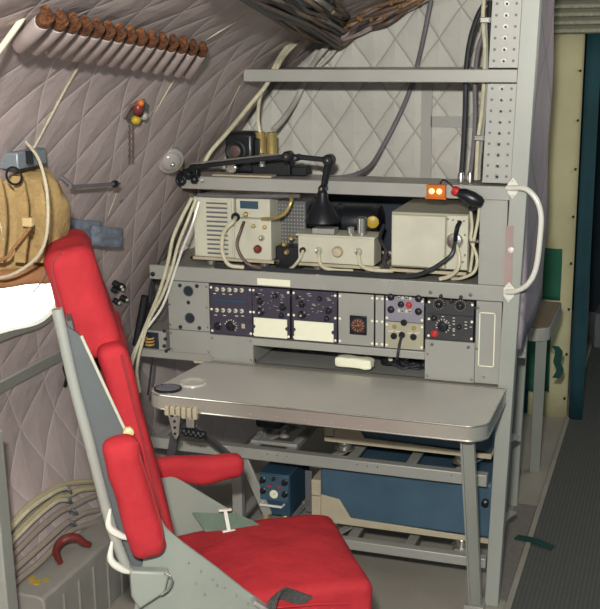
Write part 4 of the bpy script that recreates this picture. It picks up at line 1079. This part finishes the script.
tie = G().tube(catmull([at(-12,262,BY-.115),at(6,258,BY-.118),at(14,248,BY-.118),at(22,238,BY-.118),at(30,228,BY-.118)],5),.004,7).build('tie_cord',BAGD,t)
cable('bag_rope',[at(26,142,BY-.06),at(38,158,BY-.09),at(46,185,BY-.12),at(48,212,BY-.125),at(46,238,BY-.12),at(38,256,BY-.115),at(24,268,BY-.11),at(8,276,BY-.11),at(-10,279,BY-.11)],.0036,ROPE,'pale rope looped around the right side of the canvas bag',cat='rope')
cable('bag_rope',[at(-8,208,BY-.12),at(0,222,BY-.125),at(4,240,BY-.12)],.003,ROPE,'short pale rope at the left edge over the canvas bag',cat='rope')
cable('dangling_thread',[at(47,262,BY+.02),at(45,275,BY+.02),at(38,287,BY+.02),at(33,292,BY+.02)],.0015,GRCABLE,'thin thread dangling over the bright window',cat='thread')
a,b = at(-6,150,BY),at(33,164,BY)
t = thing('metal_case',(a.x,BY,b.z),'blue grey metal case resting on top of the canvas bag','case')
G().box(a.x-.1,b.x,BY-.06,BY+.06,b.z-.006,a.z+.002).build('case',mat('blue_grey_metal','7b848a',.45,.3),t,bev=.004)
p = at(30,157,BY-.06); G().box(p.x-.008,p.x+.006,BY-.065,BY-.058,p.z-.014,p.z+.014).build('latch',BLACK,t)
p = at(14,176,BY-.11); G().torus(p,(0,1,.1),.019,.0028,24,6).build('wire_loop',BLACK,t)

# ------------------------------------------------------------ lower left cables and red-brown handle
g4 = [((8,528),(30,505),(55,488),(66,484),(80,482),(96,481)),((8,542),(35,515),(56,498),(67,496),(80,490),(96,488)),((10,558),(38,530),(60,512),(72,507),(85,500),(98,495)),((12,572),(42,545),(62,527),(72,520),(85,513),(98,510)),((14,583),(40,562),(58,543),(72,530),(90,524),(100,520))]
cols = [mat('yellowed_cable','b3a888',.6),mat('yellowed_cable',''),mat('taupe_cable','9b8f83',.6),mat('taupe_cable',''),mat('taupe_cable','')]
for i,pts in enumerate(g4):
    word = ['topmost yellowed','second yellowed','third taupe','fourth taupe','lowest taupe'][i]
    cable('harness_cable',[ath(x,y,.02+.006*(i%2)) for x,y in pts],.010,cols[i],word+' cable of the harness along the lower hull','harness cables on the lower hull')
    if i in (0,1): cable('harness_cable',[ath(x,y+4,.032) for x,y in pts[:4]],.007,PALE,'pale cable doubled under the '+word+' one','harness cables on the lower hull')
for i,(px,py) in enumerate(((67,491),(67,500),(73,512),(71,523))):
    p = ath(px,py,.028); o = G().torus(p,(.1,1,.75),.015,.0045,18,8).build('cable_clamp',GREYD)
    tag(o,['topmost','second','third','lowest'][i]+' black ring clamp holding the lower hull cables','clamp')
hp = [atz(60,562,.238),atz(56,552,.25),atz(60,543,.265),atz(68,538,.275),atz(77,538,.27),atz(84,543,.25),atz(90,545,.238)]
o = G().tube(catmull(hp,5),.0,10,[.010+.004*math.sin(PI*min(1,i/30)) for i in range(31)]).build('grab_handle',OXBLOOD); tag(o,'dark red curved grab handle on the grey ledge','handle')
p = atz(34,582,.222); g = G(); rn = random.Random(2)
for i in range(7):
    c_ = Vector((p.x+rn.uniform(-.02,.03),p.y+rn.uniform(-.02,.02),.0)); zz = .2245-.003*(c_.x+1.33)/(xe+1.33)
    g.cyl((c_.x,c_.y,zz-.012),(c_.x,c_.y,zz+.002),.008+.006*rn.random(),8)
tag(g.build('yellow_mark',YMARK),'smeared yellow paint mark on the grey ledge','mark')

# ------------------------------------------------------------ crew seat (local axes: x forward, y to its left)
th = math.radians(31); O = Vector((-.50,-.815,0))
t = thing('crew_seat',tuple(O),'red cushioned crew seat with grey-green metal shell facing the desk','seat',None,th)
def cb(g,name,m,par=None,bev=0,seg=2,ang=35): return g.build(name,m,par or t,bev=bev,seg=seg,local=True,ang=ang)
def wr(s,a=.004,f=12):
    return lambda q: q+Vector(noise.noise_vector(q*f+Vector((s,s*2,0))))*a
def place(c,lean): return Matrix.Translation(c) @ Matrix.Rotation(lean,4,'Y')
# seat cushion
def seatfn(q):
    q = q.copy(); e = 1-(q.y/.2)**2
    if q.z > 0: q.z += .018*e*(1-(q.x/.24)**2) - .016*max(0,(q.x-.14)/.10)**2
    q.z += .006*max(0,q.x)/.235 - .012*max(0,-q.x)/.235
    q.y *= 1-.10*max(0,(-q.x)/.24)
    return q+Vector(noise.noise_vector(q*11))*.005
cu = cb(G().rbox((.235,.215,.06),.024,28,seatfn,Matrix.Translation((.012,-.0,.432))),'seat_cushion',RED,ang=80)
pts = [(-.2,-.216,.452),(-.05,-.222,.455),(.10,-.222,.450),(.19,-.21,.435),(.228,-.17,.425),(.236,0,.425),(.228,.17,.425),(.19,.21,.435)]
cb(G().tube(catmull(pts,5),.0035,7),'piping',RED,cu)
# backrest
L0,L1 = Vector((-.365,0,1.13)),Vector((-.245,0,.50)); ln = (L0-L1).length; lean = math.atan2(L0.x-L1.x,L0.z-L1.z)
bk = cb(G().rbox((.034,.20,ln/2),.026,22,wr(3,.006,10),place((L0+L1)/2,lean)),'backrest_cushion',RED,ang=80)
ds = (L0-L1).normalized(); nf = Vector((ds.z,0,-ds.x))
cb(G().tube([L1+ds*.02+nf*.018+Vector((0,-.205,0)),L0-ds*.02+nf*.018+Vector((0,-.205,0))],.0032,7),'piping',REDP,bk)
# headrest
hc_ = Vector((-.423,0,1.216))
hd = cb(G().rbox((.057,.145,.134),.038,22,lambda q: (q+Vector((.005*max(0,-q.z/.14),0,0)))*(1+.0)+Vector(noise.noise_vector(q*13))*.007,place(hc_,-.22)),'headrest_cushion',RED,ang=80)
pts = [hc_+Matrix.Rotation(-.22,3,'Y')@Vector(p) for p in ((-.040,-.140,-.11),(-.042,-.146,0),(-.040,-.142,.105),(-.01,-.132,.128))]
cb(G().tube(catmull(pts,5),.003,7),'piping',REDP,hd)
# back shell, trim, rails
sh_ = G()
prof_n = [(-.468,1.20),(-.425,1.165),(-.343,.944),(-.300,.80),(-.255,.60),(-.30,.56),(-.345,.60),(-.382,.74)]
for s in (-1,1):
    g = G().prism([(u,s*.225,z) for u,z in prof_n],(0,-s*.012,0)); cb(g,'back_side_plate',SHELLD,bev=.002)
g = G().prism([(-.46,-.21,1.2),(-.46,.21,1.2),(-.375,.21,.70),(-.33,.21,.52),(-.33,-.21,.52),(-.375,-.21,.70)],(.012,0,.002)); cb(g,'back_shell',SHELLD,bev=.002)
for s in (-1,1):
    cb(G().tube(catmull([(-.478,s*.232,1.235),(-.452,s*.234,1.06),(-.425,s*.236,.92),(-.388,s*.236,.72),(-.355,s*.236,.60)],5),.0125,12),'back_rail',POST)
    cb(G().tube([(-.43,s*.228,1.17),(-.385,s*.23,1.05),(-.345,s*.23,.944),(-.302,s*.23,.80)],.0035,8),'edge_trim',CREAM)
    o = cb(G().lathe((-.338,s*.236,.942),(0,s,0),[(.012,0),(.012,.010),(.006,.014)],18),'bolt',mat('ivory_bolt','d9c58c',.4))
# side shells
shp = [(-.312,.815),(-.290,.755),(-.262,.70),(-.225,.66),(-.150,.59),(-.08,.52),(-.007,.455),(.03,.42),(.20,.36),(.20,.30),(-.33,.30),(-.345,.50),(-.325,.60),(-.30,.70)]
shf = [(-.285,.71),(-.25,.672),(.0,.482),(.06,.43),(.20,.36),(.20,.30),(-.33,.30),(-.345,.50),(-.325,.60)]
for s in (-1,1):
    sp = cb(G().prism([(u,s*.245,z) for u,z in (shp if s < 0 else shf)],(0,-s*.012,0)),'side_panel',SHELL,bev=.003)
    for i in range(9):
        f_ = i/8; u = -.215+.22*f_; z = .615-.195*f_; cb(G().ball((u,s*.2575,z),.0028,6),'rivet',SHELL,sp)
    for u,z in ((-.2,.56),(-.18,.53),(-.15,.55),(-.28,.48),(-.1,.46),(-.05,.41),(-.24,.42)): cb(G().ball((u,s*.2575,z),.0032,6),'rivet',SHELL,sp)
    if s < 0: cb(G().prism([(-.345,-.2455,.50),(-.30,-.2455,.50),(-.262,-.2455,.30),(-.33,-.2455,.30)],(0,-.002,0)),'lower_plate',SHELLD,sp)
# near armrest folded up, with its bracket
A0,A1_ = Vector((-.360,-.278,.925)),Vector((-.308,-.278,.685)); dl = (A0-A1_); le = math.atan2(dl.x,dl.z)
arm = cb(G().rbox((.041,.030,.148),.028,18,wr(8,.006,14),place((A0+A1_)/2+Vector((0,0,-.005)),le)),'armrest',RED,ang=80)
R_ = Matrix.Rotation(le,3,'Y')
cb(G().tube(catmull([(A0+A1_)/2+R_@Vector(p) for p in ((.036,-.024,.10),(.040,-.024,0),(.036,-.024,-.11),(0,-.026,-.138),(-.03,-.022,-.12))],5),.0028,7),'piping',REDP,arm)
cb(G().prism([(-.352,-.258,.625),(-.262,-.258,.61),(-.275,-.258,.56),(-.335,-.258,.525),(-.352,-.258,.56)],(0,-.03,0)),'armrest_bracket',SHELL,arm,.006,3)
cb(G().tube(catmull([(-.275,-.290,.612),(-.258,-.291,.595),(-.266,-.291,.572),(-.285,-.29,.558)],5),.0028,8),'bracket_wire',STEEL,arm)
for a_,b_ in ((.765,.685),(.685,.60)):
    cb(G().tube(catmull([(-.388,-.25,a_),(-.393,-.255,(a_+b_)/2),(-.368,-.256,b_+.015),(-.340,-.252,b_-.0)],6),.0,9,[.003+.0055*math.sin(PI*i/18) for i in range(19)]),'recline_lever',WHITEP)
# far armrest, lowered
arm = cb(G().rbox((.135,.032,.032),.026,18,lambda q: q+Vector(noise.noise_vector(q*14+Vector((5,5,5))))*.006+Vector((0,0,(-.016*math.exp(-((q.x-.02)/.06)**2)) if q.z<0 else 0)),Matrix.Translation((-.135,.262,.642)) @ Matrix.Rotation(.05,4,'Y')),'armrest',RED,ang=80)
# lap belt across the far side
Rz = Matrix.Rotation(-th,3,'Z')
def loc(v): return Rz @ (v-O)
bp = [loc(atz(197,521,.505)),loc(atz(218,521,.512)),loc(atz(240,519,.51)),loc(atz(262,526,.49))]
bq = [loc(atz(*p)) for p in ((192,512,.535),(214,513,.537),(236,513,.533),(252,520,.515),(264,527,.495),(236,531,.488),(207,533,.484),(200,523,.508))]
bl = cb(G().prism(bq,Vector((0,-.003,-.004))),'lap_belt',OLIVE,None,.001)
q0,q1 = loc(atz(225,510,.545)),loc(atz(229,531,.496)); e0 = Vector((.018,0,0))
cb(G().bar(q0,q1,.010,.005).bar(q0-e0,q0+e0,.010,.005).bar(q1-e0,q1+e0,.010,.005),'buckle',WHITEP,bl,.001)
b2 = cb(ribbon([(-.035,-.268,.44),(-.018,-.262,.490),(.0,-.240,.502),(.03,-.224,.485),(.075,-.220,.46)],.035,(.8,0,.6),.005,5),'lap_belt',mat('dark_woven_belt','4a4a48',.8,0,.3,150,.6,250))
cb(G().bar((-.065,-.258,.500),(-.01,-.258,.455),.010,.026,up=(0,1,0)),'buckle',GREY,b2,.002)
# pan and pedestal
cb(G().box(-.23,.19,-.205,.205,.345,.366),'seat_pan',SHELLD,bev=.004)
cb(G().box(-.20,.12,-.16,.16,.07,.345),'pedestal',SHELLD,bev=.01)
for s in (-1,1): cb(G().box(-.28,.24,s*.17-.02,s*.17+.02,.0,.07),'floor_rail',GREY,bev=.004)

# ------------------------------------------------------------ light
w = bpy.data.worlds.new('world'); sc.world = w; w.use_nodes = True
bg = w.node_tree.nodes['Background']; bg.inputs['Color'].default_value = lin('9cbcc6'); bg.inputs['Strength'].default_value = .34
def area(name, loc, target, size, power, col=(1,1,1)):
    l = bpy.data.lights.new(name,'AREA'); l.shape = 'DISK'; l.size = size; l.energy = power; l.color = col
    o = bpy.data.objects.new(name,l); COL.objects.link(o); o.location = loc
    o.rotation_euler = (Vector(target)-Vector(loc)).to_track_quat('-Z','Y').to_euler(); return o
area('camera_flash',(.40,-3.35,2.10),(-.6,0,.95),.12,140,(1,.985,.93))
l = bpy.data.lights.new('cabin_fill','POINT'); l.energy = 2; l.shadow_soft_size=.12; l.color=(1,.93,.82)  # weak fill light added under the roof, not a fitting of the cabin
o = bpy.data.objects.new('cabin_fill',l); COL.objects.link(o); o.location=(.5,-1.2,1.98)
l = bpy.data.lights.new('aisle_lamp','POINT'); l.energy = 9; l.shadow_soft_size=.12; l.color=(1,.96,.86)
o = bpy.data.objects.new('aisle_lamp',l); COL.objects.link(o); o.location=(.75,.9,1.75)
sc.view_settings.view_transform = 'Standard'; sc.view_settings.look = 'None'; sc.view_settings.gamma = 1; sc.view_settings.use_curve_mapping = False
sc.view_settings.exposure = 0.22
